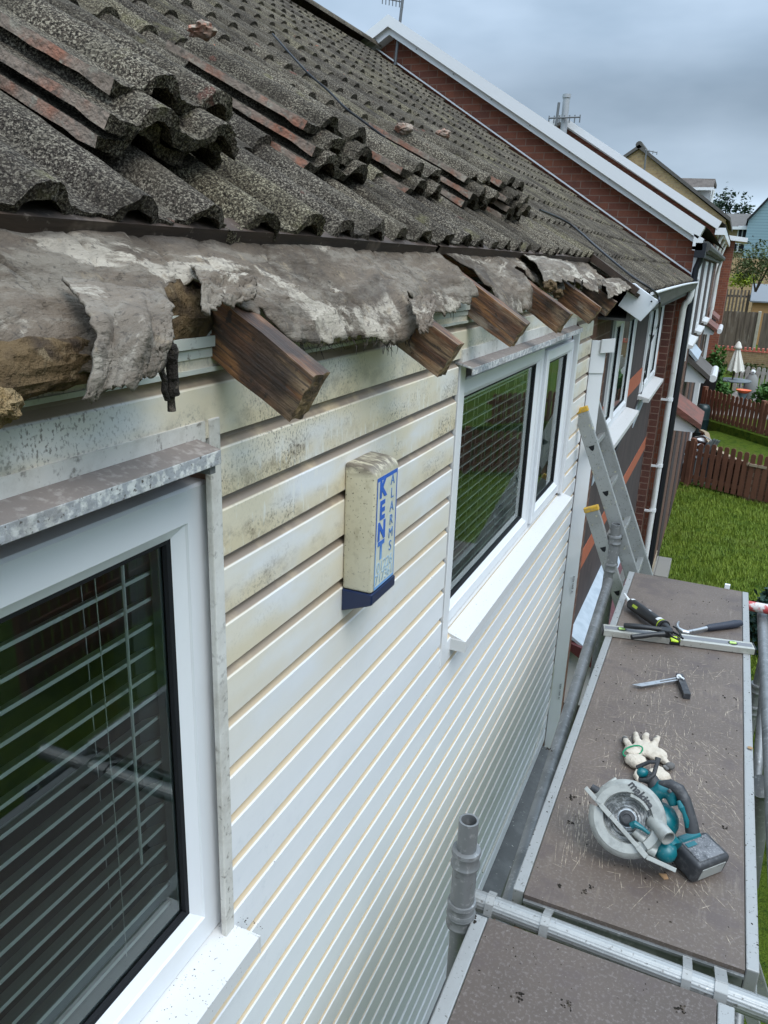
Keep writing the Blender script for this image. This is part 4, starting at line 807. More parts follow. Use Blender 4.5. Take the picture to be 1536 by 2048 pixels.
# tan house
Y3 = 33.0
h5 = thing('brick_house', 'tan brick gabled house on the skyline with a white dormer', 'house', (-3, Y3+4, GU))
ap = onY(1278, 298, Y3); e1 = onY(1452, 440, Y3); e0 = onY(1250, 312, Y3)
b = MB(); b.prism([(e1.x, Y3, GU), (e1.x, Y3, e1.z), (ap.x, Y3, ap.z), (2*ap.x-e1.x, Y3, e1.z), (2*ap.x-e1.x, Y3, GU)], (0, 9, 0)); b.build('gable_wall', M['brickT'], h5)
b = MB(); b.prism([(e1.x+.15, Y3-.12, e1.z-.05), (e1.x+.15, Y3-.12, e1.z+.08), (ap.x, Y3-.12, ap.z+.14), (2*ap.x-e1.x-.15, Y3-.12, e1.z+.08), (2*ap.x-e1.x-.15, Y3-.12, e1.z-.05), (ap.x, Y3-.12, ap.z+.01)], (0, 9.3, 0)); b.build('roof', M['greyroof'], h5)
q = onY(1283, 300, Y3); b = MB(); b.tube([(ap.x, Y3-.12, ap.z+.13), (ap.x, Y3+9, ap.z+.13)], .13, 10); b.build('ridge_tiles', M['greyroof'], h5)
a0, a1, a2 = onY(1352, 357, 38), onY(1430, 359, 38), onY(1417, 415, 38)
a3, a4 = onY(1372, 378, 37.6), onY(1427, 378, 37.6)
b = MB(); b.box(a0.x+.5, a4.x-.08, 37.8, 41, a2.z-1.4, a3.z+.1); dm = b.build('dormer', M['whitewall'], h5)
b = MB(); b.prism([(a3.x-.35, 37.5, a3.z), (a4.x, 37.5, a4.z), (a1.x, 38.3, a1.z), (a0.x, 38.3, a0.z)], (0, .05, .06)); b.box(a0.x, a1.x, 38.3, 41, a1.z-.1, a1.z+.05); sub(b, 'dormer_roof', M['tile_far'], dm)
b = MB(); b.box(a3.x-.3, a4.x+.02, 37.42, 37.5, a4.z-.06, a4.z+.05); sub(b, 'dormer_gutter', M['upvc'], dm)
b = MB(); q = onY(1423, 390, 37.7); b.tube([(q.x+.06, 37.7, a4.z), (q.x-.05, 37.7, a2.z-.6)], .05, 8); sub(b, 'dormer_downpipe', M['pipe'], dm)
def aerial(px0, py0, px1, py1, Y, bx, label, n=7, bl=.8, el=.22):
    a, b_ = onY(px0, py0, Y), onY(px1, py1, Y); t_ = thing('tv_aerial', label, 'aerial', a)
    m = MB(); m.tube([a, b_], .018 if Y < 15 else .03, 8); m.build('mast', M['wire'], t_)
    m = MB(); c = onY(bx[0], bx[1], Y); d_ = onY(bx[2], bx[3], Y); m.tube([c, d_], .008 if Y < 15 else .02, 6); m.build('boom', M['wire'], t_)
    m = MB()
    for i in range(n):
        q = c.lerp(d_, i/(n-1)); m.tube([q-Vector((.0, 0, el)), q+Vector((0, 0, el*.4))], .006 if Y < 15 else .014, 5)
    tag(m.build('elements', M['wire'], t_), kind='stuff')
aerial(790, 130, 808, -25, 9.5, (765, -4, 806, 4), 'tall tv aerial mast on the red brick gable', n=7, el=.06)
aerial(1112, 250, 1118, 205, 18.8, (1098, 236, 1160, 234), 'tv aerial beside the grey flue', n=7, el=.11)
aerial(1288, 345, 1293, 300, 32.7, (1290, 300, 1314, 305), 'thin tv aerial on the tan brick gable', n=4, el=.08)
# blue clad house, distant house, extension wall
h6 = thing('clad_house', 'blue weatherboarded house at the right edge, beyond the gardens', 'house', (4, 58, GU))
Yb = 56; p0, p1 = onY(1490, 510, Yb), onY(1497, 441, Yb); p2 = onY(1540, 396, Yb); sl_ = (p2.z-p1.z)/(p2.x-p1.x)
b = MB(); b.prism([(p1.x, Yb, GU), (p1.x, Yb, p1.z), (p1.x+3.0, Yb, p1.z+3.0*sl_), (p1.x+6, Yb, p1.z), (p1.x+6, Yb, GU)], (0, 9, 0)); b.build('wall', M['blueclad'], h6)
b = MB(); b.prism([(p1.x-.1, Yb-.2, p1.z-.1), (p1.x+3, Yb-.2, p1.z+3*sl_+.02), (p1.x+6.1, Yb-.2, p1.z-.1), (p1.x+6.1, Yb-.2, p1.z+.1), (p1.x+3, Yb-.2, p1.z+3*sl_+.2), (p1.x-.1, Yb-.2, p1.z+.06)], (0, 9.4, 0)); b.build('roof', M['gasket'], h6)
h7 = thing('brick_house', 'distant sandy house under a grey brown roof, between the terrace and the blue boards', 'house', (-1, 62, GU))
r0, r1, e0_, e1_ = onY(1449, 427, 62), onY(1515, 427, 62), onY(1466, 455, 58), onY(1520, 455, 58)
b = MB(); b.box(r0.x-.3, r1.x+1.5, 58.2, 66, GU, e0_.z); b.prism([(r0.x+.1, 62, r0.z-.1), (r0.x+.1, 58.2, e0_.z), (r0.x+.1, 66, e0_.z)], (4, 0, 0)); b.build('wall', M['brickT'], h7)
b = MB(); b.prism([(r0.x, 57.9, e0_.z-.05), (r0.x, 62, r0.z), (r0.x, 66.3, e0_.z-.05), (r0.x, 62, r0.z-.15)], (5, 0, 0)); b.build('roof', M['greyroof'], h7)
b = MB(); b.bar((r0.x-.05, 57.85, e0_.z-.05), (r0.x-.05, 62, r0.z), .12, .25); b.box(r0.x, r1.x+2, 57.8, 57.9, e0_.z-.12, e0_.z+.05); b.build('bargeboard', M['upvc'], h7)
for px, py, w_, h_ in ((1484, 465, .55, .8), (1476, 495, 1.1, .6)):
    q = onY(px, py, 58.15); b = MB(); b.box(q.x-w_/2, q.x+w_/2, 58.1, 58.3, q.z-h_/2, q.z+h_/2); f = b.build('window', M['upvc'], h7)
    b = MB()
    for s in (0, 1): b.box(q.x-w_/2+.08+s*w_*.46, q.x-w_/2+.08+s*w_*.46+w_*.34, 58.05, 58.12, q.z-h_/2+.08, q.z+h_/2-.08)
    tag(sub(b, 'pane', M['gasket'], f), kind='stuff')

# ------------------------------------------------------------------ plants
def leaves(mb, c, r, n, size, seed, ragged=.35, lo=-1.0):
    rr = random.Random(seed); c = Vector(c)
    k = 0; tries = 0
    while k < n and tries < n*6:
        tries += 1
        d = Vector((rr.gauss(0, 1), rr.gauss(0, 1), rr.gauss(0, 1))).normalized()
        if d.z < lo: continue
        sh = 1+ragged*1.6*noise.noise(d*2.1+Vector((seed, 0, 0)))+ragged*.7*noise.noise(d*5+Vector((0, seed, 0)))
        rad = sh*(rr.random()**.35)
        if noise.noise(d*3.3*rad+Vector((seed*2, 1, 0))) < -.28: continue
        q = c+Vector((d.x*r[0], d.y*r[1], d.z*r[2]))*rad
        u = Vector((rr.gauss(0, 1), rr.gauss(0, 1), rr.gauss(0, .6))).normalized(); v = u.cross(Vector((rr.gauss(0, 1), rr.gauss(0, 1), rr.gauss(0, 1)))).normalized()
        s = size*rr.uniform(.6, 1.4); vs = [mb.bm.verts.new(q+a) for a in (-u*s, v*s*.45, u*s, -v*s*.45)]; mb._f(vs); k += 1
def bush(name, c, r, n, size, m, label, cat='bush', seed=1, group=None, stem=True, lo=-.7):
    t_ = thing(name, label, cat, (c[0], c[1], c[2]-r[2]), group)
    b = MB(); leaves(b, c, r, n, size, seed, lo=lo); b.build('foliage', m, t_, recalc=False)
    if stem:
        b = MB()
        for i in range(5): b.tube([Vector((c[0], c[1], c[2]-r[2]*1.05)), Vector(c)+Vector((rnd.uniform(-.4, .4)*r[0], rnd.uniform(-.4, .4)*r[1], rnd.uniform(-.1, .5)*r[2]))], [r[2]*.05, r[2]*.015], 6)
        b.build('stems', M['bark'], t_)
    return t_
def tree(name, base, h, cr, n, size, m, label, seed):
    t_ = thing(name, label, 'tree', base); base = Vector(base); top = base+Vector((0, 0, h)); b = MB()
    b.tube([base, base+Vector((.05*h*.3, 0, h*.4)), top-Vector((0, 0, h*.15))], [h*.035, h*.025, h*.006], 8)
    cs = []
    rr = random.Random(seed)
    for i in range(9):
        a = rr.uniform(0, 2*PI); z = rr.uniform(.35, .85); e = base+Vector((math.cos(a)*cr*.75, math.sin(a)*cr*.75, h*z)); b.tube([base+Vector((0, 0, h*(z-.15))), e], [h*.014, h*.004], 6); cs.append(e)
    b.build('trunk', M['bark'], t_); b = MB()
    for i, e in enumerate(cs+[base+Vector((0, 0, h*.85))]): leaves(b, e, (cr*.5, cr*.5, h*.2), n//10, size, seed+i)
    b.build('crown', m, t_, recalc=False); return t_
q = onY(1452, 412, 90); tree('conifer_tree', (q.x, 90, GU), q.z-GU+1.2, 2.2, 5000, .20, M['leafD'], 'dark tree on the skyline beyond the tan brick house', 3)
for i, e in enumerate(((-.4, 0), (.6, -.5), (.1, .5), (1.1, -.9), (-1.0, -.9))):
    pass
q = onY(1512, 528, 33.5); bush('garden_tree', (q.x+.15, 33.5, q.z-.1), (1.05, .8, .85), 2600, .055, M['leafO'], 'loose olive green tree in front of the blue house', 'tree', seed=5)
q = onY(1490, 560, 52); t_ = thing('garden_hedge', 'dark hedge behind the yellow green bush', 'hedge', (q.x, 52, GU)); b = MB(); leaves(b, (q.x+1.0, 52, q.z-.6), (2.6, .8, 1.6), 2200, .12, 77, lo=-.9); b.build('foliage', M['leafO'], t_, recalc=False)
b = MB(); q = onY(1466, 515, 50); b.box(q.x, q.x+6, 50.5, 50.7, GU, q.z); t_ = thing('garden_wall', 'far sandy wall below the distant house', 'wall', (q.x, 50.5, GU)); b.build('wall', M['brickT'], t_)
q = onY(1487, 562, 46); bush('clipped_bush', (q.x, 46, q.z), (.75, .6, .42), 1500, .06, M['leafY'], 'bright yellow green bush behind the slatted fence', seed=4)
q = onZ(1425, 800, GU); bush('climbing_shrub', (q.x-.06, 22.6, GU+.65), (.27, .5, .85), 1300, .075, M['leaf'], 'tall green shrub beside the porch post', 'shrub', seed=6)
bush('climbing_shrub', (.12, 22.2, GU+.30), (.24, .4, .42), 700, .07, M['leaf'], 'leafy shrub to the left of the patio table', 'shrub', seed=16)
q = onZ(1520, 815, GU); bush('garden_bush', (q.x+.22, 22.6, GU+.36), (.42, .6, .46), 1600, .075, M['leaf'], 'dense green bush at the right edge behind the orange barrow', seed=8)
bush('garden_bush', (1.0, 30.4, GU+.15), (.8, .5, .28), 900, .06, M['leafO'], 'low planting in front of the brick garden wall', seed=9)
for i, (px, py) in enumerate(((1395, 975), (1450, 985), (1495, 985), (1520, 1000))):
    q = onZ(px, py, GL); bush('low_weed', (q.x, q.y, GL+.06), (.16, .14, .10), 160, .035, M['leaf'], ('weeds at the foot of the gate post', 'weeds under the middle of the nearer picket fence', 'leafy weeds near the right post of the nearer fence', 'weeds at the right edge below the nearer fence')[i], 'weeds', seed=30+i, stem=False, group='weeds along the picket fence')
q = onZ(1525, 1290, GL); bush('conifer_shrub', (q.x+.05, q.y, GL+.35), (.26, .45, .42), 1300, .05, leafm('blue_green_leaf', (.02, .055, .04)), 'dark blue green shrub under the right edge of the scaffold deck', 'shrub', seed=12)
# grass blades
gb = MB(); rr = random.Random(5)
for i in range(52000):
    y = rr.uniform(7.2, 17.6); x = rr.uniform(-.62, 2.4)
    if y > 17.25-.42*(x+.45)+.25: continue
    if noise.noise((x*1.6, y*1.6, 3)) < -.35 and rr.random() < .7: continue
    h_ = rr.uniform(.03, .085)*(1.3 if noise.noise((x*2.2, y*2.2, 9)) > .25 else 1); a = rr.uniform(0, 2*PI); ln = rr.uniform(.1, .9)*h_; wv = Vector((math.cos(a+1.5), math.sin(a+1.5), 0))*rr.uniform(.003, .007)
    p0 = Vector((x, y, GL)); tip = p0+Vector((math.cos(a)*ln, math.sin(a)*ln, h_)); gb._f([gb.bm.verts.new(v) for v in (p0-wv, p0+wv, tip)])
tag(gb.build('lawn_grass', M['grassA'], None, recalc=False), kind='stuff')

# ------------------------------------------------------------------ fences and walls
def picket_fence(a, b, h, m, label, posts, pitch=.135, pw=.095, group=None, rail_h=(.22, .74)):
    a, b = Vector(a), Vector(b); L = (b-a).length; d = (b-a)/L; nrm = Vector((d.y, -d.x, 0))
    t_ = thing('picket_fence', label, 'fence', a, group); m1 = MB(); n = int(L/pitch)
    for i in range(n):
        c = a+d*(i+.5)*pitch; hh = h*rnd.uniform(.97, 1.02); w2 = pw/2
        tw = Vector((0, 0, .06)); pr = [c-d*w2+tw, c+d*w2+tw, c+d*w2+Vector((0,0,hh-.04)), c+d*w2*.75+Vector((0,0,hh-.012)), c+Vector((0,0,hh)), c-d*w2*.75+Vector((0,0,hh-.012)), c-d*w2+Vector((0,0,hh-.04))]
        m1.prism([q+nrm*.012 for q in pr], nrm*.018)
    tag(m1.build('pickets', m, t_), kind='stuff')
    for r in rail_h: m2 = MB(); z = Vector((0, 0, h*r)); m2.bar(a+z-nrm*.012, b+z-nrm*.012, .035, .075); m2.build('rail', m, t_)
    for s in posts: m3 = MB(); c = a+d*L*s; m3.obox(c+Vector((0, 0, h*.52)), d, nrm, (0,0,1), .05, .05, h*.54); m3.build('post', m, t_, bevel=.008)
    return t_
picket_fence((-.45, 17.35, GL), (3.6, 15.65, GL), .98, M['fence'], 'nearer brown picket fence, along the far end of the lawn', (.035, .44, .95))
picket_fence((-.30, 20.95, -3.6), (3.3, 16.8, -3.6), .80, M['fence'], 'farther brown picket fence, above the grey block wall', (.0, .36, .8))
b = MB(); b.prism([(-.32, 20.85, GL), (.75, 19.62, GL), (.75, 19.62, -3.78), (-.32, 20.85, -3.78)], (.08, .08, 0)); tag(b.build('block_wall', M['greyblock'], None, org=(-.3, 20.8, GL)), 'low grey block wall under the farther brown fence', 'wall')
wf = [onZ(1462, 795, GU), onZ(1536, 815, GU)]
picket_fence((.36, 25.4, GU), (2.6, 24.4, GU), .88, M['greywhite'], 'faded white picket fence behind the parasol', (.5,), pitch=.15, pw=.10, rail_h=(.3, .82))
picket_fence((1.02, 8.75, GL), (1.5, 5.2, GL), .95, M['fence'], 'brown picket fence beside the scaffold at the right edge', (.02, .45, .8))
# raised round bed
edge = [onZ(px, py, -3.68) for px, py in ((1402, 862), (1413, 868), (1416, 880), (1424, 893), (1444, 908), (1470, 920), (1500, 930), (1536, 937), (1600, 945))]
rear = [Vector((3.6, 16.35, -3.68)), Vector((1.3, 18.85, -3.68)), Vector((.2, 20.2, -3.68))]
b = MB(); b.prism([Vector((q.x, q.y, GL)) for q in edge+rear], (0, 0, GL*-1-3.68)); o = tag(b.build('raised_lawn', M['lawn'], None), kind='structure')
b = MB()
for q, r in zip(edge, edge[1:]):
    n_ = max(1, int((r-q).length/.16))
    for i in range(n_):
        c0, c1 = q.lerp(r, i/n_), q.lerp(r, (i+.93)/n_); b.bar(c0+Vector((0,0,.012)), c1+Vector((0,0,.012)), .10, .05)
tag(b.build('stone_edging', M['stonepale'], None, org=edge[0]), 'curved pale stone edging round the raised lawn', 'edging')
b = MB()
for q, r in zip(edge, edge[1:]): b.prism([q-Vector((0,.02,.04)), r-Vector((0,.02,.04)), Vector((r.x, r.y-.02, GL)), Vector((q.x, q.y-.02, GL))], (0, .04, 0))
tag(b.build('bed_retaining_wall', M['brickPX'], None, org=edge[0]), 'low dark brick wall holding up the curved raised lawn', 'wall')
# stone steps at the foot of the downpipe
for i, (px, py, w_, h_) in enumerate(((1300, 1112, .13, .36), (1322, 1128, .22, .18))):
    q = onZ(px, py, GL+h_); b = MB(); b.box(q.x-w_*.6, q.x+w_*.6, q.y-.5, q.y+.35, GL, GL+h_); tag(b.build('stone_step', M['stonepale' if i == 0 else 'greyblock'], None, bevel=.01, org=(q.x, q.y, GL)), ('tall sandstone block at the foot of the downpipe', 'low grey block beside the sandstone block')[i], 'stone block')
# brick garden wall with red coping
Yw = 33
w_ = thing('garden_wall', 'low brick garden wall with a row of red tipped coping bricks', 'wall', (1, Yw, GU))
zt_ = onY(1440, 694, Yw).z
b = MB(); b.box(-.3, 6, Yw, Yw+.22, GU-.05, zt_-.1); b.build('wall', M['brickW'], w_)
b = MB()
for i in range(40): b.box(-.28+i*.155, -.28+i*.155+.075, Yw-.02, Yw+.24, zt_-.10, zt_+.05)
b.box(-.3, 6, Yw-.01, Yw+.23, zt_-.1, zt_-.06); tag(b.build('coping', M['coping'], w_), kind='stuff')
# board fence with concrete posts
Yf = 41
f_ = thing('board_fence', 'tall weathered board fence between pale concrete posts', 'fence', (1, Yf, GU))
zt_ = onY(1460, 622, Yf).z
for i, (x0, x1) in enumerate(((onY(1433, 640, Yf).x, onY(1517, 640, Yf).x), (onY(1525, 640, Yf).x, 5.2))):
    b = MB(); x = x0
    while x < x1: b.box(x, min(x+.125, x1), Yf+(.02 if int(x*8) % 2 else 0), Yf+.05, GU-.4, zt_+rnd.uniform(-.015, .015)); x += .122
    o = b.build('boards', M['greywood'], f_); o['kind'] = 'stuff'
for px in (1428, 1521): q = onY(px, 620, Yf); b = MB(); b.box(q.x-.07, q.x+.07, Yf-.06, Yf+.09, GU-.4, zt_+.06); b.build('concrete_post', M['concrete'], f_, bevel=.02)
Yg = 45
f_ = thing('slatted_fence', 'dark slatted fence behind the tall board fence', 'fence', (0, Yg, GU)); b = MB()
q0, q1 = onY(1432, 578, Yg), onY(1500, 572, Yg)
x = q0.x
while x < q1.x: b.box(x, x+.09, Yg, Yg+.03, GU, q0.z+.02); x += .17
b.build('slats', M['greywood'], f_)['kind'] = 'stuff'
b = MB(); b.box(q0.x, q1.x, Yg+.03, Yg+.07, q0.z-.35, q0.z-.25); b.box(q0.x, q1.x, Yg+.03, Yg+.07, q0.z-1.4, q0.z-1.3); b.box(q1.x, q1.x+.1, Yg-.02, Yg+.08, GU, q0.z-.2); b.build('frame', M['greywood'], f_)['kind'] = 'stuff'
s_ = thing('garden_shed', 'timber shed with a grey felt roof at the right edge', 'shed', (3, 44, GU)); q = onY(1503, 600, 44); q1 = onY(1503, 567, 45.2)
b = MB(); b.box(q.x+.1, q.x+5, 44.1, 46.5, GU, q.z); b.build('wall', M['shedwood'], s_)
b = MB(); b.prism([(q.x-.05, 43.9, q.z-.03), (q.x-.05, 45.3, q1.z), (q.x-.05, 46.7, q.z-.03), (q.x-.05, 46.7, q.z-.1), (q.x-.05, 43.9, q.z-.1)], (5.2, 0, 0)); b.build('roof', M['shedroof'], s_)

# ------------------------------------------------------------------ garden furniture
q = onZ(1456, 810, GU); px_, py_ = q.x, q.y
t_ = thing('parasol', 'closed cream parasol standing through the round patio table', 'parasol', (px_, py_, GU))
zt_, zb_ = onY(1478, 684, py_).z, onY(1460, 741, py_).z
dx = onY(1478, 684, py_).x-px_
b = MB(); b.tube([(px_, py_, GU), (px_+dx, py_, zt_)], .022, 10); b.build('pole', M['bark'], t_)
def can(u, v):
    a = u*2*PI; r = (.05+.15*v**1.1)*(1+.16*math.cos(a*7))*(1+.08*math.sin(a*2+v*3)); z = zt_-.16+(zb_-zt_+.16)*v; k = (z-GU)/(zt_-GU)
    return Vector((px_+dx*k+.03*v+math.cos(a)*r, py_+math.sin(a)*r, z+(.03*math.cos(a*7) if v > .97 else 0)))
b = MB(); b.grid(can, 84, 16); b.build('canopy', M['parasol'], t_, smooth=True, recalc=False)
b = MB(); b.lathe([(.012, .0), (.05, -.04), (.10, -.16), (.095, -.19)], (px_+dx, py_, zt_+.02), (0,0,1), 20); b.build('canopy_cap', M['parasol'], t_, smooth=.5)
t_ = thing('patio_table', 'round grey patio table under the parasol', 'table', (px_, py_, GU))
b = MB(); b.lathe([(.42, .66), (.43, .68), (.42, .70), (.05, .70)], (px_+.05, py_, GU)); b.build('table_top', M['furn'], t_)
for i in range(4): a = i*PI/2+.5; b = MB(); b.tube([(px_+.05+.3*math.cos(a), py_+.3*math.sin(a), GU+.66), (px_+.05+.34*math.cos(a), py_+.34*math.sin(a), GU)], .015, 6); b.build('leg', M['furn'], t_)
b = MB(); b.lathe([(.24, 0), (.24, .04), (.1, .08), (.04, .2)], (px_, py_, GU)); b.build('base_weight', M['furn'], t_, smooth=.5)
q = onY(1487, 782, 22.2); t_ = thing('toy_barrow', 'small orange topped barrow in front of the white pickets', 'barrow', (q.x, 22.2, GU))
b = MB(); b.lathe([(.10, -.05), (.17, .0), (.19, .03), (.15, .035), (.08, .0)], (q.x, 22.2, q.z)); b.build('tray', M['orange'], t_, smooth=.6)
b = MB(); b.lathe([(.05, -.35), (.06, -.2), (.12, -.05)], (q.x, 22.2, q.z)); b.build('body', M['toyblue'], t_, smooth=.6)
q = onY(1506, 745, 24.3); t_ = thing('garden_ornament', 'grey figure ornament with a pale round face hung on the white pickets', 'ornament', (q.x, 24.3, q.z-.8))
b = MB(); b.lathe([(.10, -.75), (.16, -.6), (.19, -.35), (.15, -.15), (.08, -.05)], (q.x, 24.3, q.z+.0)); b.build('body', M['statue'], t_, smooth=.8)
lump('head', M['whitewall'], (q.x, 24.25, q.z+.02), (.065, .06, .065), t_, 2, amp=.05); q_ = MB(); q_.lathe([(.016, 0), (.016, .01)], (q.x, 24.185, q.z+.02), (0,-1,0), 8); q_.build('eye', M['gasket'], t_)
q = onZ(1408, 845, -3.75); t_ = thing('water_butt', 'dark green water butt beside the farther fence', 'water butt', (-.28, 20.4, -4.3))
b = MB(); b.lathe([(.14, 0), (.16, .30), (.17, .31), (.16, .33), (.175, .62), (.18, .63), (.17, .66), (.17, .88), (.15, .94), (.12, .97), (.11, .98), (.0, .99)], (-.27, 20.4, -4.1)); b.build('barrel', M['butt'], t_, smooth=.6)
def chair(name, loc, rz, label, style):
    t_ = thing(name, label, 'chair', loc); R_ = Matrix.Rotation(rz, 3, 'Z'); L_ = Vector(loc)
    def P_(x, y, z): return R_ @ Vector((x, y, z))+L_
    if style == 0:
        for i in range(5): b = MB(); b.prism([P_(-.24+i*.1, .18, .32), P_(-.24+i*.1+.085, .18, .32), P_(-.26+i*.105+.09, .42, .95-.03*abs(i-2)), P_(-.26+i*.105, .42, .95-.03*abs(i-2))], R_ @ Vector((0, .02, 0))); b.build('back_slat', M['furn'], t_)
        b = MB(); b.obox(P_(0, -.05, .33), R_ @ Vector((1,0,0)), R_ @ Vector((0,1,.12)).normalized(), R_ @ Vector((0,-.12,1)).normalized(), .27, .26, .015); b.build('seat', M['furn'], t_)
        for s in (-1, 1):
            b = MB(); b.obox(P_(s*.32, -.02, .55), R_ @ Vector((1,0,0)), R_ @ Vector((0,1,0)), (0,0,1), .06, .34, .012); b.build('arm', M['furn'], t_)
            for y in (-.3, .25): b = MB(); b.obox(P_(s*.30, y, .27), R_ @ Vector((1,0,0)), R_ @ Vector((0,1,0)), (0,0,1), .02, .04, .27); b.build('leg', M['furn'], t_)
    else:
        b = MB(); b.obox(P_(0, 0, .42), R_ @ Vector((1,0,0)), R_ @ Vector((0,1,0)), (0,0,1), .25, .25, .02); b.build('seat', M['furn'], t_, bevel=.01)
        b = MB(); b.tube([P_(-.27, .25, .0), P_(-.27, .27, .6), P_(-.2, .30, .86), P_(0, .32, .93), P_(.2, .30, .86), P_(.27, .27, .6), P_(.27, .25, 0)], .018, 8); b.build('back_frame', M['flue'], t_)
        for s in (-1, 1): b = MB(); b.tube([P_(s*.27, .27, .62), P_(s*.29, -.1, .64), P_(s*.28, -.28, .58), P_(s*.27, -.26, 0)], .018, 8); b.build('arm', M['flue'], t_)
q = onZ(1372, 905, -3.95); chair('slatted_garden_chair', (-.30, 18.0, GL+.02), math.radians(-120), 'dark grey slatted garden chair below the nearer porch canopy', 0)
chair('metal_garden_chair', (.02, 18.4, GL+.02), math.radians(150), 'pale tubular garden armchair on the patio', 1)
t_ = thing('plant_pot', 'terracotta pot with a white saucer on top beside the grey chairs', 'pot', (-.09, 19.2, GL)); b = MB(); b.lathe([(.10, 0), (.15, .55), (.16, .57), (.16, .60), (.13, .6)], (-.09, 19.2, GL)); b.build('pot', M['terracotta'], t_, smooth=.5)
b = MB(); b.lathe([(.12, .60), (.2, .64), (.2, .66), (.0, .66)], (-.09, 19.2, GL)); b.build('saucer', M['whitewall'], t_)
q = onY(1404, 675, 19.5); t_ = thing('wheelie_bin', 'small black bin beside the far porch', 'bin', (q.x, 22, GU)); b = MB(); b.prism([(q.x+.02, 21.9, GU), (q.x+.42, 21.9, GU), (q.x+.47, 21.85, GU+1), (q.x-.03, 21.85, GU+1)], (0, .5, 0)); b.build('bin_body', M['black'], t_, bevel=.02)
b = MB(); b.box(q.x-.05, q.x+.5, 21.8, 22.4, GU+1, GU+1.05); b.build('lid', M['black'], t_, bevel=.015)

# ------------------------------------------------------------------ what the windows mirror: the gardens across the lawn
w_ = thing('garden_wall', 'brick garden wall with pale pillars across the lawn, mirrored in the far window', 'wall', (7.2, 10, GL))
b = MB(); b.box(7.2, 7.42, 3, 30, GL, GL+1.0); b.build('wall', M['brickX'], w_)
b = MB(); b.box(7.16, 7.46, 3, 30, GL+1.0, GL+1.08); b.build('coping', M['coping'], w_)
for y in (6.5, 9.5, 12.5, 16, 20):
    b = MB(); b.box(7.0, 7.6, y, y+.6, GL, GL+1.45); b.prism([(6.95, y-.05, GL+1.45), (7.65, y-.05, GL+1.45), (7.65, y+.65, GL+1.45), (6.95, y+.65, GL+1.45)], (0, 0, .12)); b.build('pillar', M['stonepale'], w_)
picket_fence((4.6, 5.0, GL), (5.0, 22.0, GL), 1.0, M['fence'], 'brown picket fence across the lawn, mirrored in the far window', (.0, .2, .4, .6, .8, 1.0))
for i, (x, y, r) in enumerate(((10, -6, 2.6), (12, 0, 3.0), (13, 8, 2.8), (11, 15, 2.4), (14, 22, 3), (9, -12, 3))):  # unseen trees, added so the near window mirrors something darker
    b = MB(); t_ = thing('garden_tree', ('broad', 'tall', 'dense', 'rounded', 'far', 'outermost')[i]+' unseen tree added beyond the opposite garden wall to darken the window reflections', 'tree', (x, y, GL))
    leaves(b, (x, y, GL+r*1.3), (r, r, r*1.25), 1500, .28, 60+i); b.build('crown', M['leafO' if i % 2 else 'leafD'], t_, recalc=False)
    b = MB(); b.tube([(x, y, GL), (x, y, GL+r*1.5)], [.2, .1], 8); b.build('trunk', M['bark'], t_)

# ------------------------------------------------------------------ leaning plank and ladder
pk = thing('fascia_plank', 'white plastic fascia board with a corner return, stood upright at the end of the cladding', 'plank', (-.60, 4.24, -2.86))
a = onY(1181, 692, 4.24); b_ = onY(1092, 1492, 4.24)
b = MB(); ax_ = Vector((.82, .57, 0)).normalized(); ay_ = Vector((-.57, .82, 0))
bx = a.x+.002
b.obox((bx+.040, 4.24, (-.50-2.86)/2), ax_, ay_, (0,0,1), .040, .005, (2.86-.50)/2); b.build('board', M['upvc_clean'], pk, bevel=.001)
b = MB(); b.obox((bx+.040, 4.235, -.455), ax_, ay_, (0,0,1), .042, .007, .085); b.obox((bx+.086, 4.24, -.395), Vector((.95,.3,.12)).normalized(), Vector((-.3,.95,0)).normalized(), (0,0,1), .035, .007, .035)
o = b.build('corner_return', M['upvc_clean'], pk, bevel=.001)
for zc in (-.93, -1.75, -2.45): text('BSEN 12608  A1', 'printing', M['mark'], Vector((bx+.055, 4.24, zc))-ay_*.0056, (0,0,-1), ax_, .016, o)
ld = thing('ladder', 'worn aluminium double ladder with yellow end caps, leaning on the house beyond the scaffold', 'ladder', (.9, 4.25, GL))
U = Vector((-.399, 0, .917)); NL = Vector((.917, 0, .399))
def stile(top, length, y, name='stile', wd=.036, th=.013):
    t0 = Vector((top.x, y, top.z)); b = MB(); b.obox(t0-U*length/2, U, NL, (0,1,0), length/2, wd, th)
    o = b.build(name, M['ladder'], ld, bevel=.004)
    c = MB(); c.obox(t0+U*.004, U, NL, (0,1,0), .014, wd+.003, th+.003); sub(c, 'end_cap', M['yellow'], o, bevel=.005)
    return o, t0
tf = onY(1162, 822, 4.05); tb = onY(1184, 1018, 4.0)
fly_len = (tf.z-(-3.2))/.917; base_len = (tb.z-GL)/.917
o1, f0 = stile(tf, fly_len, 4.05); o2, f1 = stile(tf, fly_len, 4.41)
o3, b0 = stile(tb, base_len, 3.99); o4, b1 = stile(tb, base_len, 4.47)
hole = MB(); rg = MB()
def dprism(mb, c, y0, y1, r):
    mb.prism([Vector((c.x, y0, c.z))+NL*(-r)+U*r*.8, Vector((c.x, y0, c.z))+NL*r+U*r*.8, Vector((c.x, y0, c.z))+NL*r*.55-U*r*.5, Vector((c.x, y0, c.z))-U*r, Vector((c.x, y0, c.z))-NL*r*.55-U*r*.5], (0, y1-y0, 0))
k = 0
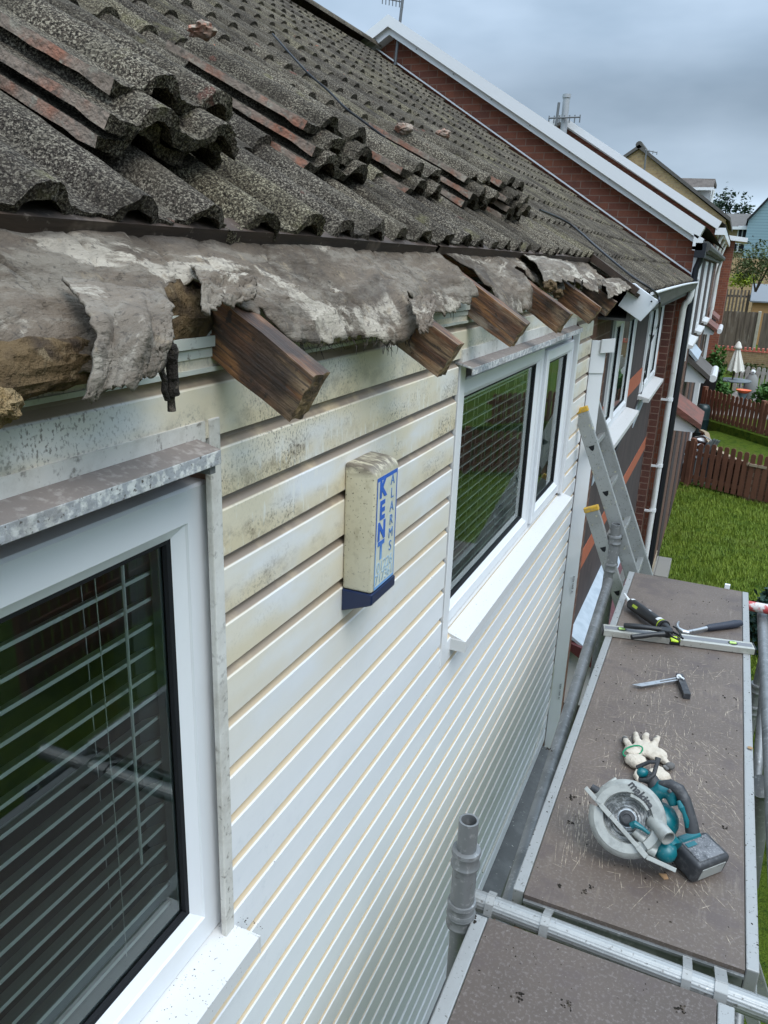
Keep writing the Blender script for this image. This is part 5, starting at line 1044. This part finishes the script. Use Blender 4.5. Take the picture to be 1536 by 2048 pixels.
while True:
    c = f0-U*(.20+.25*k)
    if c.z < -3.1: break
    r_ = MB(); dprism(r_, c, 4.06, 4.40, .018); r_.build('rung', M['ladder'], ld, bevel=.003)
    h_ = MB(); dprism(h_, c, 4.036, 4.0375, .016); sub(h_, 'rung_hole_shade', M['gasket'], o1); k += 1  # black prism proud of the stile, painting the shade inside a rung hole
k = 0
while True:
    c = b0-U*(.22+.25*k)
    if c.z < GL+.1: break
    r_ = MB(); dprism(r_, c, 4.0, 4.46, .018); r_.build('rung', M['ladder'], ld, bevel=.003)
    h_ = MB(); dprism(h_, c, 3.976, 3.9775, .016); sub(h_, 'rung_hole_shade', M['gasket'], o3); k += 1  # same black stand-in for hole shade, on the base section

# ------------------------------------------------------------------ scaffold
sc = thing('scaffold_tower', 'grey scaffold tower frame carrying the two brown decks alongside the cladding', 'scaffold', (0, 2.7, GL))
def standard(x, y, ztop, r=.024, collars=(), m='galv', sleeve=None):
    b = MB(); b.hollow((x, y, GL), (x, y, ztop), r, r-.005, 24); o = b.build('standard', M[m], sc, smooth=.7)
    c = MB(); c.lathe([(r-.004, ztop-.10), (r-.004, ztop-.099)], (x, y, 0), n=20); sub(c, 'tube_inside', M['gasket'], o)
    if sleeve: c = MB(); c.tube([(x, y, sleeve[1]), (x, y, sleeve[0])], r+.006, 24); sub(c, 'sleeve', M[m], o, smooth=.7)
    for z in collars:
        c = MB(); c.lathe([(r+.002, -.026), (r+.010, -.024), (r+.012, -.016), (r+.009, -.010), (r+.009, .010), (r+.012, .016), (r+.010, .024), (r+.002, .026)], (x, y, z), n=28)
        sub(c, 'collar', M['galv'], o, smooth=.5)
    return o
st = onY(938, 1640, 1.455)
standard(st.x, 1.455, st.z, .0232, (st.z-.105, st.z-.255, st.z-.282), sleeve=(st.z-.10, st.z-.26))
s2 = onY(1233, 1048, 4.0)
standard(s2.x, 4.0, s2.z, .025, (s2.z-.085, s2.z-.24), sleeve=(s2.z-.09, -3))
standard(.415, 3.92, -1.60, .026, (-1.98, -2.1)); standard(.40, 1.455, -1.62, .024, ())
b = MB(); b.tube([(-.283, 1.50, -1.60), (-.375, 4.0, -1.585)], .025, 20); b.build('ledger', M['galv'], sc, smooth=.8)
b = MB(); b.tube([(.36, 1.47, -1.60), (.37, 3.95, -1.60)], .024, 16); b.build('ledger', M['galv'], sc, smooth=.8)
t0, t1 = onZ(948, 1798, -1.512), onZ(1536, 2022, -1.512); t1 = t0+(t1-t0)*1.12
b = MB(); n_ = 40; d = (t1-t0).normalized(); u = d.cross(Vector((0,0,1))).normalized(); v = u.cross(d)
pr = [t0+(u*math.cos(2*PI*i/80)+v*math.sin(2*PI*i/80))*(.0245+(.0003 if i % 4 < 2 else -.0002)) for i in range(80)]
b.prism(pr, t1-t0); b.build('transom', M['alu'], sc, smooth=.3)
b = MB(); b.tube([(.2, 3.90, -1.545), (.62, 3.86, -1.53)], .024, 16); o = b.build('transom', M['redtube'], sc, smooth=.8); o['label'] = 'red painted cross tube with the paint worn off'
b = MB(); b.tube([(.40, 1.5, -2.9), (.405, 3.7, -1.75)], .02, 14); b.build('brace', M['galv'], sc, smooth=.8)
b = MB(); b.tube([(.36, 2.65, -1.72), (.40, 2.75, -2.2)], .034, 14); b.tube([(.35, 2.62, -1.69), (.36, 2.65, -1.72)], .04, 14); b.build('coupler', M['galv'], sc, smooth=.7)
def deck(label, x0, x1, y0, y1, pm, edge=.030):
    t_ = thing('scaffold_deck', label, 'deck', ((x0+x1)/2, (y0+y1)/2, DECK-.09))
    b = MB(); b.box(x0+edge, x1-edge, y0, y1, DECK-.012, DECK); o = b.build('plywood_panel', M[pm], t_)
    for xa, xb in ((x0, x0+edge-.002), (x1-edge+.002, x1)): b = MB(); b.box(xa, xb, y0+.004, y1-.004, DECK-.075, DECK+.003); b.build('edge_rail', M['alu_pale'], t_, bevel=.003)
    for ya in (y0+.004, y1-.03): b = MB(); b.box(x0+edge, x1-edge, ya, ya+.02, DECK-.085, DECK-.014); b.box(x0+edge, x1-edge, ya-.012, ya+.02, DECK-.020, DECK-.0125); b.build('end_beam', M['galv'], t_)
    return t_, o
d1, ply1 = deck('farther brown scaffold deck scored with pale saw cuts, carrying the tools', -.277, .291, 1.583, 3.955, 'ply')
d2, ply2 = deck('nearer brown scaffold deck, bare, cut off by the bottom of the picture', -.342, .240, -.9, 1.474, 'ply2', edge=.036)
for px, py in ((987, 1790), (1093, 1838), (1373, 1950), (1441, 1975)):
    q = t0+(t1-t0)*((onZ(px, py, DECK).x-t0.x)/(t1.x-t0.x)); x_ = q.x; yb = 1.585; w2 = .010 if px < 1400 else .013
    if px == 987: yb = 1.56
    b = MB(); pts = [(yb, DECK-.03), (yb-.012, DECK-.012), (q.y+.02, DECK+.008), (q.y, DECK+.0155), (q.y-.02, DECK+.008), (q.y-.0285, DECK-.016)]
    for (ya, za), (yb_, zb_) in zip(pts, pts[1:]):
        L_ = Vector((0, yb_-ya, zb_-za)); nn = Vector((0, -L_.z, L_.y)).normalized()
        if nn.z < 0: nn = -nn
        b.obox(((x_), (ya+yb_)/2, (za+zb_)/2), (1,0,0), L_.normalized(), nn, w2, L_.length/2+.002, .0025)
    b.build('hook', M['alu_pale'], d1)
# score marks in the ply, from sawing on it
sm = MB(); rr = random.Random(11)
def score(x, y, a, ln, wd):
    c, s = math.cos(a), math.sin(a); m_ = 5; bend = rr.uniform(-.05, .05); P0 = []
    for i in range(m_+1):
        f = i/m_; w_ = wd*(math.sin(f*PI)**.6)*rr.uniform(.6, 1.2)+.0001; px = x+c*ln*(f-.5)-s*bend*ln*(f-.5)**2; py = y+s*ln*(f-.5)+c*bend*ln*(f-.5)**2
        if not (-.245 < px < .258 and 1.6 < py < 3.94): return
        P0.append((sm.bm.verts.new((px-s*w_, py+c*w_, DECK+.0004)), sm.bm.verts.new((px+s*w_, py-c*w_, DECK+.0004))))
    for i in range(m_): sm._f([P0[i][0], P0[i][1], P0[i+1][1], P0[i+1][0]])
for i in range(800):
    q = rr.random()
    if q < .45: x, y, a = rr.gauss(0, .09), rr.uniform(1.75, 3.05), PI/2+rr.gauss(.05, .12)
    elif q < .72: x, y, a = rr.uniform(.02, .25), rr.uniform(1.75, 2.5), rr.gauss(2.25, .2)
    elif q < .85: x, y, a = rr.uniform(-.2, .2), rr.uniform(1.8, 3.1), rr.gauss(.35, .25)
    else: x, y, a = rr.uniform(-.24, .25), rr.uniform(1.62, 3.2), rr.uniform(0, PI)
    if y > 3.15: continue
    score(x, y, a, rr.uniform(.008, .05)*(2.6 if rr.random() < .25 else 1), rr.uniform(.0003, .0009))
for i in range(70): x, y = rr.gauss(-.17, .03), rr.uniform(1.75, 2.05); score(x, y, PI/2+rr.gauss(.12, .06), rr.uniform(.02, .09), rr.uniform(.0004, .0009))
o = sm.build('score_marks', M['scratch'], d1, recalc=False); o['kind'] = 'stuff'
# crumbs of moss and dirt
db = MB(); rr = random.Random(3)
def crumb(q, r):
    p_ = Vector(q); n_ = 6; top = db.bm.verts.new(p_+Vector((rr.uniform(-.3, .3)*r, rr.uniform(-.3, .3)*r, r*.7))); el = rr.uniform(.5, 1.0); a0 = rr.uniform(0, PI); R_ = []
    for i in range(n_):
        a = 2*PI*i/n_; x, y = math.cos(a)*r*rr.uniform(.6, 1.2), math.sin(a)*r*el*rr.uniform(.6, 1.2); R_.append(db.bm.verts.new(p_+Vector((x*math.cos(a0)-y*math.sin(a0), x*math.sin(a0)+y*math.cos(a0), 0))))
    for i in range(n_): db._f([R_[i], R_[(i+1) % n_], top])
for i in range(150): crumb((rr.uniform(-.24, .25), rr.uniform(1.6, 3.9), DECK+.0005), rr.choice((.0012, .002, .003, .004)))
for i in range(90): crumb((rr.uniform(-.31, .2), rr.uniform(.95, 1.46), DECK+.0005), rr.choice((.001, .0018, .003)))
for i in range(70): crumb((rr.choice((rr.uniform(-.276, -.25), rr.uniform(.265, .29))), rr.uniform(1.6, 3.9), DECK+.0035), rr.choice((.001, .0018, .003)))
for px, py, n_, r in ((1142, 1595, 16, .016), (1142, 1645, 8, .009), (1285, 1700, 8, .01), (1182, 1774, 9, .008), (1170, 1785, 6, .010), (1505, 1890, 5, .006), (1240, 1330, 1, .006), (1120, 1770, 7, .008), (1352, 1395, 4, .006), (1450, 1395, 4, .006), (1472, 1398, 3, .006), (1450, 1655, 8, .008), (950, 1840, 8, .014), (1040, 1990, 12, .014), (1135, 2010, 14, .016), (1360, 2020, 12, .012), (1098, 1500, 10, .012)):
    q = D(px, py)
    for i in range(n_): crumb((q.x+rr.gauss(0, r*.45), q.y+rr.gauss(0, r*.45), DECK+(.0035 if q.x < -.25 else .0005)), rr.uniform(.002, .005))
for i in range(330):            # on the sills
    f = rr.random()
    if f < .7: x, y, z = rr.uniform(-.655, -.592), .93-abs(rr.gauss(0, .17)), -1.1385
    else: x, y, z = rr.uniform(-.655, -.595), rr.uniform(2.15, 3.8), -1.113
    z -= (x+.655)*.15 if f < .7 else (x+.655)*.12
    crumb((x, y, z+.002), rr.choice((.0005, .0006, .0008, .0011, .0018)))
for i in range(40): crumb((-.63+rr.uniform(-.003, .0), rr.uniform(1, 4), Z0-P*rr.randint(4, 18)+.086), rr.uniform(.0008, .0016))
for i in range(26): q = onX(1052+rr.gauss(0, 1), 1030, -.62); crumb((-.625+rr.gauss(0, .006), 3.45+rr.gauss(0, .02), -1.116), rr.uniform(.002, .004))
tag(db.build('dirt_crumbs', M['moss'], None, recalc=False), kind='stuff')

# ------------------------------------------------------------------ tools
def bx(mb, a, b, w, z0, z1):   # bar along a-b lying on the deck between two heights
    a, b = Vector((a.x, a.y, DECK)), Vector((b.x, b.y, DECK)); d = (b-a).normalized(); s = Vector((-d.y, d.x, 0))*w/2
    mb.prism([a-s+Vector((0,0,z0)), b-s+Vector((0,0,z0)), b+s+Vector((0,0,z0)), a+s+Vector((0,0,z0))], (0, 0, z1-z0))
lv = thing('spirit_level', 'worn silver spirit level lying right across the deck', 'spirit level', D(1355, 1280))
la, lb = D(1206, 1264, .006), D(1505, 1302, .006); lm = la.lerp(lb, .445); ln_ = la.lerp(lb, .515)
for a, b_ in ((la, lm), (ln_, lb)):
    b = MB(); bx(b, a, b_, .062, .0032, .030); o = b.build('body', M['level'], lv, bevel=.0015)
    b = MB(); bx(b, a.lerp(b_, .02), a.lerp(b_, .98), .030, .0302, .0306); sub(b, 'stripe', M['levelstripe'], o)
b = MB(); bx(b, lm, ln_, .056, .0032, .012); b.build('window_frame', M['black'], lv)
b = MB(); bx(b, lm.lerp(ln_, .15), lm.lerp(ln_, .9), .05, .0121, .018); b.build('vial_insert', M['hivis'], lv, bevel=.003)
for f in (.125, .865):
    c = la.lerp(lb, f); b = MB(); b.lathe([(.019, .0306), (.019, .0314), (.012, .0314), (.012, .031)], Vector((c.x, c.y, DECK)), n=28); o = b.build('vial_ring', M['black'], lv)
    b = MB(); d_ = (lb-la).normalized(); b.tube([Vector((c.x, c.y, DECK+.031))-d_*.013, Vector((c.x, c.y, DECK+.031))+d_*.013], .006, 10); sub(b, 'vial', M['vial'], o, smooth=True)
for e, s in ((la, -1), (lb, 1)): b = MB(); d_ = (lb-la).normalized(); bx(b, e, e+d_*.006*s, .063, .003, .031); b.build('end_cap', M['black'], lv, bevel=.002)
# sealant gun
sg = thing('sealant_gun', 'black sealant gun with a white nozzle, its handle resting on the spirit level', 'sealant gun', D(1300, 1235))
n0, n1, c0, c1 = D(1249, 1187, .035), D(1261, 1206, .035), D(1262, 1207, .033), D(1326, 1252, .042)
b = MB(); b.tube([n0, n0.lerp(n1, .5), n1], [.0035, .006, .011], 12); b.build('nozzle', M['nozzle'], sg, smooth=.8)
ax_ = (c1-c0).normalized()
b = MB(); b.tube([c0, c0+ax_*.004, c1-ax_*.004, c1], [.021, .0255, .0255, .024], 24); o = b.build('cartridge', M['black'], sg, smooth=.7)
b = MB(); b.tube([c1-ax_*.012, c1-ax_*.006], .0262, 24); sub(b, 'yellow_ring', M['lime'], o, smooth=.7)
sd_ = Vector((-ax_.y, ax_.x, 0)).normalized(); upv = ax_.cross(sd_); upv = upv if upv.z > 0 else -upv
def patch(t0_, t1_, a0, a1, m, nm, r=.0259):
    b = MB(); L_ = (c1-c0).length
    b.grid(lambda u, v: c0+ax_*L_*(t0_+(t1_-t0_)*u)+(upv*math.cos(a0+(a1-a0)*v)+sd_*math.sin(a0+(a1-a0)*v))*r, 6, 8); sub(b, nm, m, o, recalc=False)
patch(.86, .93, -.7, .5, M['cartlabel'], 'label_patch'); patch(.02, .07, -.3, .7, M['cartlabel'], 'label_patch'); patch(.52, .60, .1, .35, M['cartlabel'], 'label_patch'); patch(.18, .33, -1.3, -.8, M['lime'], 'label_patch')
b = MB(); b.tube([c1, c1+ax_*.01], .028, 20); b.tube([c1+ax_*.01, c1+ax_*.05], [.022, .014], 12); b.build('carriage_end', M['black'], sg, smooth=.6)
b = MB(); b.tube([c1+ax_*.03, D(1357, 1270, .055), D(1366, 1277, .055)], .0045, 8); b.tube([D(1347, 1253, .07), D(1356, 1258, .075), D(1362, 1272, .07), D(1358, 1280, .06), D(1345, 1274, .055), D(1338, 1266, .055)], .004, 8); b.build('push_rod', M['black'], sg, smooth=.8)
b = MB(); q = D(1330, 1264, .06); bx(b, D(1318, 1262, .05), D(1345, 1266, .05), .035, .034, .066); b.build('trigger_housing', M['black'], sg, bevel=.005)
b = MB(); b.tube([D(1322, 1259, .06), D(1300, 1256, .062), D(1272, 1253, .058), D(1248, 1251, .050)], [.011, .010, .013, .011], 12); b.build('handle', M['black'], sg, smooth=.8)
b = MB(); b.tube([D(1328, 1268, .052), D(1306, 1269, .052), D(1285, 1272, .046), D(1263, 1274, .044)], [.012, .010, .011, .010], 12); b.build('trigger', M['black'], sg, smooth=.8)
# hammer
hm = thing('hammer', 'hammer with a dark blue rubber grip lying behind the spirit level', 'hammer', D(1430, 1255))
b = MB(); b.tube([D(1413, 1256, .018), D(1420, 1255, .018), D(1450, 1251, .018), D(1470, 1248, .018), D(1482, 1246, .018)], [.012, .015, .0165, .018, .013], 16); b.build('grip', M['navygrip'], hm, smooth=.8)
b = MB(); b.tube([D(1414, 1256, .018), D(1395, 1260, .02), D(1374, 1264, .022)], [.010, .008, .008], 12); b.build('shaft', M['steel'], hm, smooth=.8)
b = MB(); b.tube([D(1358, 1243, .045), D(1354, 1250, .04), D(1356, 1258, .034), D(1365, 1264, .03), D(1376, 1266, .026)], [.003, .007, .010, .013, .012], 12); b.build('claw_head', M['steel'], hm, smooth=.8)
# sliding bevel
bv = thing('angle_gauge', 'adjustable angle gauge with a slotted silver blade and a dark stock', 'angle gauge', D(1320, 1368))
a, c = D(1267, 1373, .012), D(1362, 1357, .018); d_ = (c-a).normalized(); s_ = Vector((-d_.y, d_.x, 0)).normalized()*.0105
slot0, slot1 = a.lerp(c, .55), a.lerp(c, .96)
b = MB(); th_ = Vector((0, 0, .002))
b.prism([a-s_*-1, a+d_*.028-s_, slot0-s_, slot0+s_], th_); b.prism([slot0-s_, slot1-s_, slot1-s_*.3, slot0-s_*.3], th_); b.prism([slot0+s_*.3, slot1+s_*.3, slot1+s_, slot0+s_], th_); b.prism([slot1-s_, c-s_, c+s_, slot1+s_], th_)
b.build('blade', M['steel'], bv)
b = MB(); bx(b, D(1358, 1352, .012), D(1374, 1393, .012), .026, .001, .024); o = b.build('stock', M['rubber'], bv, bevel=.002)
b = MB(); b.tube([D(1358, 1353, .022), D(1358, 1353, .030)], .009, 16); b.tube([D(1356, 1351, .030), D(1368, 1358, .030)], [.005, .003], 10); b.build('wing_nut', M['nozzle'], bv, smooth=.7)
# glove
def ell(mb, c, r, rz=0, n=16):
    c = Vector(c); R_ = Matrix.Rotation(rz, 3, 'Z')
    mb.grid(lambda u, v: c+R_ @ Vector((r[0]*math.cos(2*PI*u)*math.sin(PI*v+1e-3), r[1]*math.sin(2*PI*u)*math.sin(PI*v+1e-3), -r[2]*math.cos(PI*v))), n, n//2)
gv = thing('work_glove', 'cream knitted work glove with grey fingertips and a green cuff edge, beside the saw', 'glove', D(1290, 1505))
b = MB(); ell(b, D(1296, 1500, .014), (.050, .038, .016), -.3); ell(b, D(1272, 1522, .018), (.036, .030, .020)); ell(b, D(1312, 1508, .014), (.036, .034, .016)); ell(b, D(1266, 1505, .02), (.030, .028, .024))
for pts, r in ((((1262, 1498), (1254, 1486), (1249, 1476)), .0105), (((1277, 1488), (1272, 1476), (1271, 1469)), .011), (((1293, 1487), (1291, 1476), (1293, 1469)), .011), (((1306, 1494), (1312, 1483), (1315, 1476)), .011), (((1314, 1506), (1328, 1520), (1338, 1531)), .012)):
    b.tube([D(px, py, h) for (px, py), h in zip(pts, (.014, .017, .012))], [r*1.25, r, r*.8], 10); ell(b, D(*pts[2], .012), (r*.85, r*.85, r*.8))
go = b.build('knit', M['glove'], gv, recalc=True); md = go.modifiers.new('r', 'REMESH'); md.mode = 'VOXEL'; md.voxel_size = .0028; md.use_smooth_shade = True
md = go.modifiers.new('s', 'SMOOTH'); md.iterations = 4
tx = bpy.data.textures.new('wrinkle', 'CLOUDS'); tx.noise_scale = .018; md = go.modifiers.new('d', 'DISPLACE'); md.texture = tx; md.strength = .007; md.texture_coords = 'LOCAL'
for q, r in ((D(1250, 1478, .015), (.010, .012, .010)), (D(1340, 1532, .014), (.016, .012, .012)), (D(1312, 1478, .016), (.009, .008, .009))): b = MB(); ell(b, q, r, .5); b.build('rubber_tip', M['gloverub'], gv, smooth=True)
b = MB(); ell(b, D(1266, 1501, .036), (.024, .018, .006), .45); b.build('cuff_inside', M['glove'], gv, smooth=True)
b = MB(); e0 = D(1266, 1500, .040); b.tube([e0+Vector((math.cos(a)*.027+math.sin(a)*.006, math.sin(a)*.020+math.cos(a)*.016, .010*math.sin(a)-.004)) for a in [2*PI*i/28 for i in range(29)]], .0024, 8); b.build('cuff_edge', M['green'], gv, smooth=True)
g2 = thing('work_glove', 'second cream glove crumpled underneath the front knob of the saw', 'glove', D(1318, 1552))
b = MB(); ell(b, D(1318, 1550, .012), (.035, .03, .014), .4); b.tube([D(1310, 1535, .012), D(1322, 1540, .014), D(1333, 1556, .01)], [.010, .010, .007], 8); b.tube([D(1280, 1540, .012), D(1273, 1552, .014), D(1278, 1562, .01)], [.010, .011, .008], 8); b.tube([D(1276, 1545, .012), D(1318, 1552, .012)], .012, 8)
go = b.build('knit', M['glove'], g2); md = go.modifiers.new('r', 'REMESH'); md.mode = 'VOXEL'; md.voxel_size = .003; md.use_smooth_shade = True; md = go.modifiers.new('d', 'DISPLACE'); md.texture = tx; md.strength = .008; md.texture_coords = 'LOCAL'
b = MB(); bx(b, D(1326, 1540, 0), D(1334, 1548, 0), .012, .012, .02); b.build('rubber_tip', M['gloverub'], g2, bevel=.003)
# circular saw, tipped back on its motor so the blade faces up and outwards
sw = thing('circular_saw', 'dusty teal and grey cordless circular saw lying on its side with a chunky battery', 'circular saw', D(1270, 1640))
C = D(1254, 1637, .125); vn = (-C).normalized()
def V(px, py, t=0):
    d = ray(px, py); return d*((C.dot(vn)+t)/d.dot(vn))
vr = (V(1300, 1637)-C).normalized(); vu = vn.cross(vr)
def rim(mb, r0, r1, za, zb, a_s, a_e, n=48, dome=.0, ctr=None, lip=.004):
    c0 = ctr or C; L_ = []
    for i in range(n+1):
        a = math.radians(a_s+(a_e-a_s)*i/n); e = vr*math.cos(a)+vu*math.sin(a)
        L_.append([mb.bm.verts.new(c0+e*r+vn*z) for r, z in ((r0, zb-.006), (r0+.003, zb), (r0*.35+r1*.65, zb+dome*.3), (r1-lip*2, zb-dome), (r1-lip, zb-dome-.003), (r1, zb-dome-.010), (r1, za), (r0, za))])
    m_ = len(L_[0])
    for i in range(n):
        for j in range(m_): mb._f([L_[i][j], L_[i+1][j], L_[i+1][(j+1) % m_], L_[i][(j+1) % m_]])
    if a_e-a_s < 359:
        for q in (0, n): mb._f(L_[q])
b = MB(); rim(b, .063, .098, -.045, .018, -60, 150, dome=.004); ug = b.build('upper_guard', M['sawgrey'], sw, smooth=.5)
b = MB(); rim(b, .052, .066, -.02, .021, 20, 75, dome=.001); b.build('guard_rib', M['sawgrey'], sw, smooth=.5)
b = MB(); rim(b, .002, .097, -.045, -.022, -60, 150); b.build('guard_back', M['sawgrey'], sw, smooth=.5)
b = MB(); b.lathe([(.080, -.006)]+[(.078-.002*i, (-.002, -.0035, -.0045, -.003)[i % 4]) for i in range(28)]+[(.0, -.002)], C, vn, n=72); b.build('saw_blade', M['blade'], sw, smooth=.4)
b = MB(); b.lathe([(.021, -.0024), (.021, .001), (.016, .002), (.0155, .007), (.012, .008), (.010, .006), (.0, .006)], C, vn, n=28); b.build('blade_clamp', M['rubber'], sw, smooth=.5)
b = MB(); rim(b, .058, .098, -.012, .008, 158, 316, dome=.003); b.build('lower_guard', M['sawgrey'], sw, smooth=.5)
tc_ = V(1282, 1590, .0195); text('makita', 'lettering', M['rubber'], tc_, V(1301, 1612)-V(1267, 1572), V(1294, 1582)-V(1270, 1600), .029, ug, bold=.0010)
pa, pb, pc_ = V(1171, 1575, .012), V(1293, 1714, .012), V(1352, 1741, .012)
b = MB(); w_n = (pb-pa).normalized().cross(vn)
for a, c in ((pa, pb), (pb, pc_)):
    s_ = (c-a).normalized().cross(vn)*.002
    b.prism([a-s_, c-s_, c+s_, a+s_], -vn*.085)
bp = b.build('base_plate', M['sawgrey'], sw)
b = MB()
for a, c in ((pa, pb), (pb, pc_)): b.bar(a+vn*.002, c+vn*.002, .011, .005, vn)
b.bar(pa.lerp(pb, .25)+vn*.005, pa.lerp(pb, .42)+vn*.005, .013, .006, vn); b.bar(pa.lerp(pb, .86)+vn*.005, pb+vn*.005, .014, .006, vn); sub(b, 'plate_lip', M['sawgrey'], bp, bevel=.001)
b = MB(); b.tube([V(1183, 1573, .0), V(1206, 1590, .0), V(1215, 1600, .0)], [.008, .013, .014], 12); b.build('depth_knob', M['rubber'], sw, smooth=.7)
b = MB(); b.tube([V(1206, 1576, .005), V(1232, 1558, -.01)], .006, 8); b.tube([V(1214, 1574, .008), V(1224, 1590, .008)], .007, 8); b.build('depth_lever', M['sawgrey'], sw, smooth=.7)
b = MB(); b.tube([V(1296, 1697, .002), V(1312, 1706, .002)], .014, 12); b.tube([V(1268, 1662, .004), V(1298, 1690, .0)], .012, 10); b.build('plate_bracket', M['sawgrey'], sw, smooth=.7)
b = MB(); b.tube([V(1263, 1652, .022), V(1270, 1648, .026), V(1284, 1656, .026), V(1298, 1667, .020)], [.009, .010, .006, .004], 10); b.build('guard_lever', M['teal'], sw, smooth=True)
n0, n1 = V(1306, 1640, -.004), V(1337, 1677, .035)
b = MB(); b.hollow(n0, n1, .0195, .0165, 24); nz_ = b.build('dust_nozzle', M['sawgrey'], sw, smooth=.7)
b = MB(); dd = (n1-n0).normalized(); b.tube([n0+dd*.025, n0+dd*.026], .0164, 20); sub(b, 'nozzle_inside', M['gasket'], nz_)
b = MB(); ell(b, V(1322, 1640, -.055), (.045, .05, .045), .5); ell(b, V(1330, 1700, -.02), (.030, .035, .028), .3); b.tube([V(1300, 1640, -.06), V(1345, 1700, -.03)], .03, 12); b.build('motor_housing', M['teal'], sw, smooth=True)
hp = [V(1304, 1590, -.035), V(1322, 1577, -.025), V(1340, 1580, -.022), V(1353, 1592, -.022), V(1348, 1612, -.025)]
b = MB(); b.tube(hp[:4], [.022, .024, .021, .016], 14); b.tube([hp[2], hp[4]], [.020, .012], 12); b.tube([hp[0], V(1312, 1610, -.05)], .02, 12)
o = b.build('handle_body', M['teal'], sw); md = o.modifiers.new('r', 'REMESH'); md.mode = 'VOXEL'; md.voxel_size = .003; md.use_smooth_shade = True; md = o.modifiers.new('s', 'SMOOTH'); md.iterations = 7; md.factor = .6
b = MB(); b.tube([V(1318, 1567, -.012), V(1340, 1568, -.006), V(1358, 1579, -.006), V(1369, 1599, -.010), V(1376, 1622, -.014), V(1382, 1645, -.018), V(1385, 1664, -.024)], [.007, .013, .016, .016, .016, .017, .018], 16); b.build('rubber_grip', M['rubber'], sw, smooth=True)
b = MB(); b.tube([V(1357, 1602, .002), V(1363, 1616, .006), V(1368, 1626, .004), V(1373, 1642, .001), V(1374, 1655, -.006)], [.005, .008, .005, .007, .004], 10); b.build('grip_stripe', M['teal'], sw, smooth=True)
b = MB(); b.tube([V(1337, 1579, .001), V(1342, 1585, .001)], .005, 8); b.build('lock_button', M['rubber'], sw)
b = MB(); b.tube([V(1310, 1572, -.03), V(1304, 1560, -.025), V(1292, 1552, -.03), V(1280, 1553, -.035)], [.020, .017, .019, .014], 14); b.tube([V(1278, 1560, -.01), V(1296, 1560, .002), V(1308, 1548, .002), V(1313, 1530, .0), V(1316, 1516, -.004)], [.005, .006, .006, .0055, .008], 10); b.tube([V(1314, 1524, .0), V(1298, 1524, -.002), V(1274, 1535, -.02)], [.005, .005, .006], 10); b.build('front_knob', M['rubber'], sw, smooth=True)
b = MB(); ell(b, V(1285, 1545, -.012), (.016, .013, .013), .5); b.build('knob_insert', M['teal'], sw, smooth=True)
# battery block
bc = D(1393, 1708, .04); u = (D(1432, 1690, .04)-D(1352, 1726, .04)); u.z = 0; u.normalize(); v = Vector((-u.y, u.x, 0)); bc = Vector((bc.x, bc.y, DECK)); tl_ = (u*.10+Vector((0,0,1))+v*-.18).normalized(); v2 = tl_.cross(u).normalized(); u2 = v2.cross(tl_)
b = MB(); b.obox(bc+tl_*.036, u2, v2, tl_, .062, .044, .032); bt_ = b.build('battery', M['rubber'], sw, bevel=.012, seg=4, smooth=.7)
b = MB(); b.obox(bc+tl_*.0685-u2*.003, u2, v2, tl_, .048, .032, .0022); sub(b, 'battery_top', M['battery'], bt_, bevel=.002)
b = MB(); b.obox(bc+tl_*.034-v2*.0445, u2, tl_, v2, .045, .018, .0012); sub(b, 'battery_label', M['sawgrey'], bt_, bevel=.001)
b = MB(); b.obox(bc+tl_*.0715-u2*.030+v2*.018, u2, v2, tl_, .018, .006, .0012); sub(b, 'battery_latch', M['teal'], bt_)
b = MB(); b.obox(bc+tl_*.050+v2*.040-u2*.012, u2, v2, tl_, .042, .012, .026); b.build('battery_shoe', M['teal'], sw, bevel=.010, seg=3)
b = MB(); q = D(1327, 1754); b.prism([q+Vector((-.012, .004, .001)), q+Vector((.006, .010, .001)), q+Vector((.012, -.004, .001)), q+Vector((.002, -.010, .001))], (0, 0, .003)); tag(b.build('wood_chip', M['leafdry'], None, org=q), 'orange wood chip below the base of the saw', 'wood chip')
b = MB(); q = D(1500, 1497, .004); b.lathe([(.006, .001), (.009, .003), (.003, .005)], q, n=9); tag(b.build('dry_leaf', M['wood_end'], None, org=q), 'small brown leaf on the outer edge rail of the deck', 'leaf')
b = MB(); q = D(1454, 1177); b.box(q.x-.012, q.x+.012, 3.957, 3.975, DECK-.03, DECK+.02); tag(b.build('plastic_clip', M['nozzle'], None, org=q), 'small white clip on the far edge of the scaffold deck', 'clip')
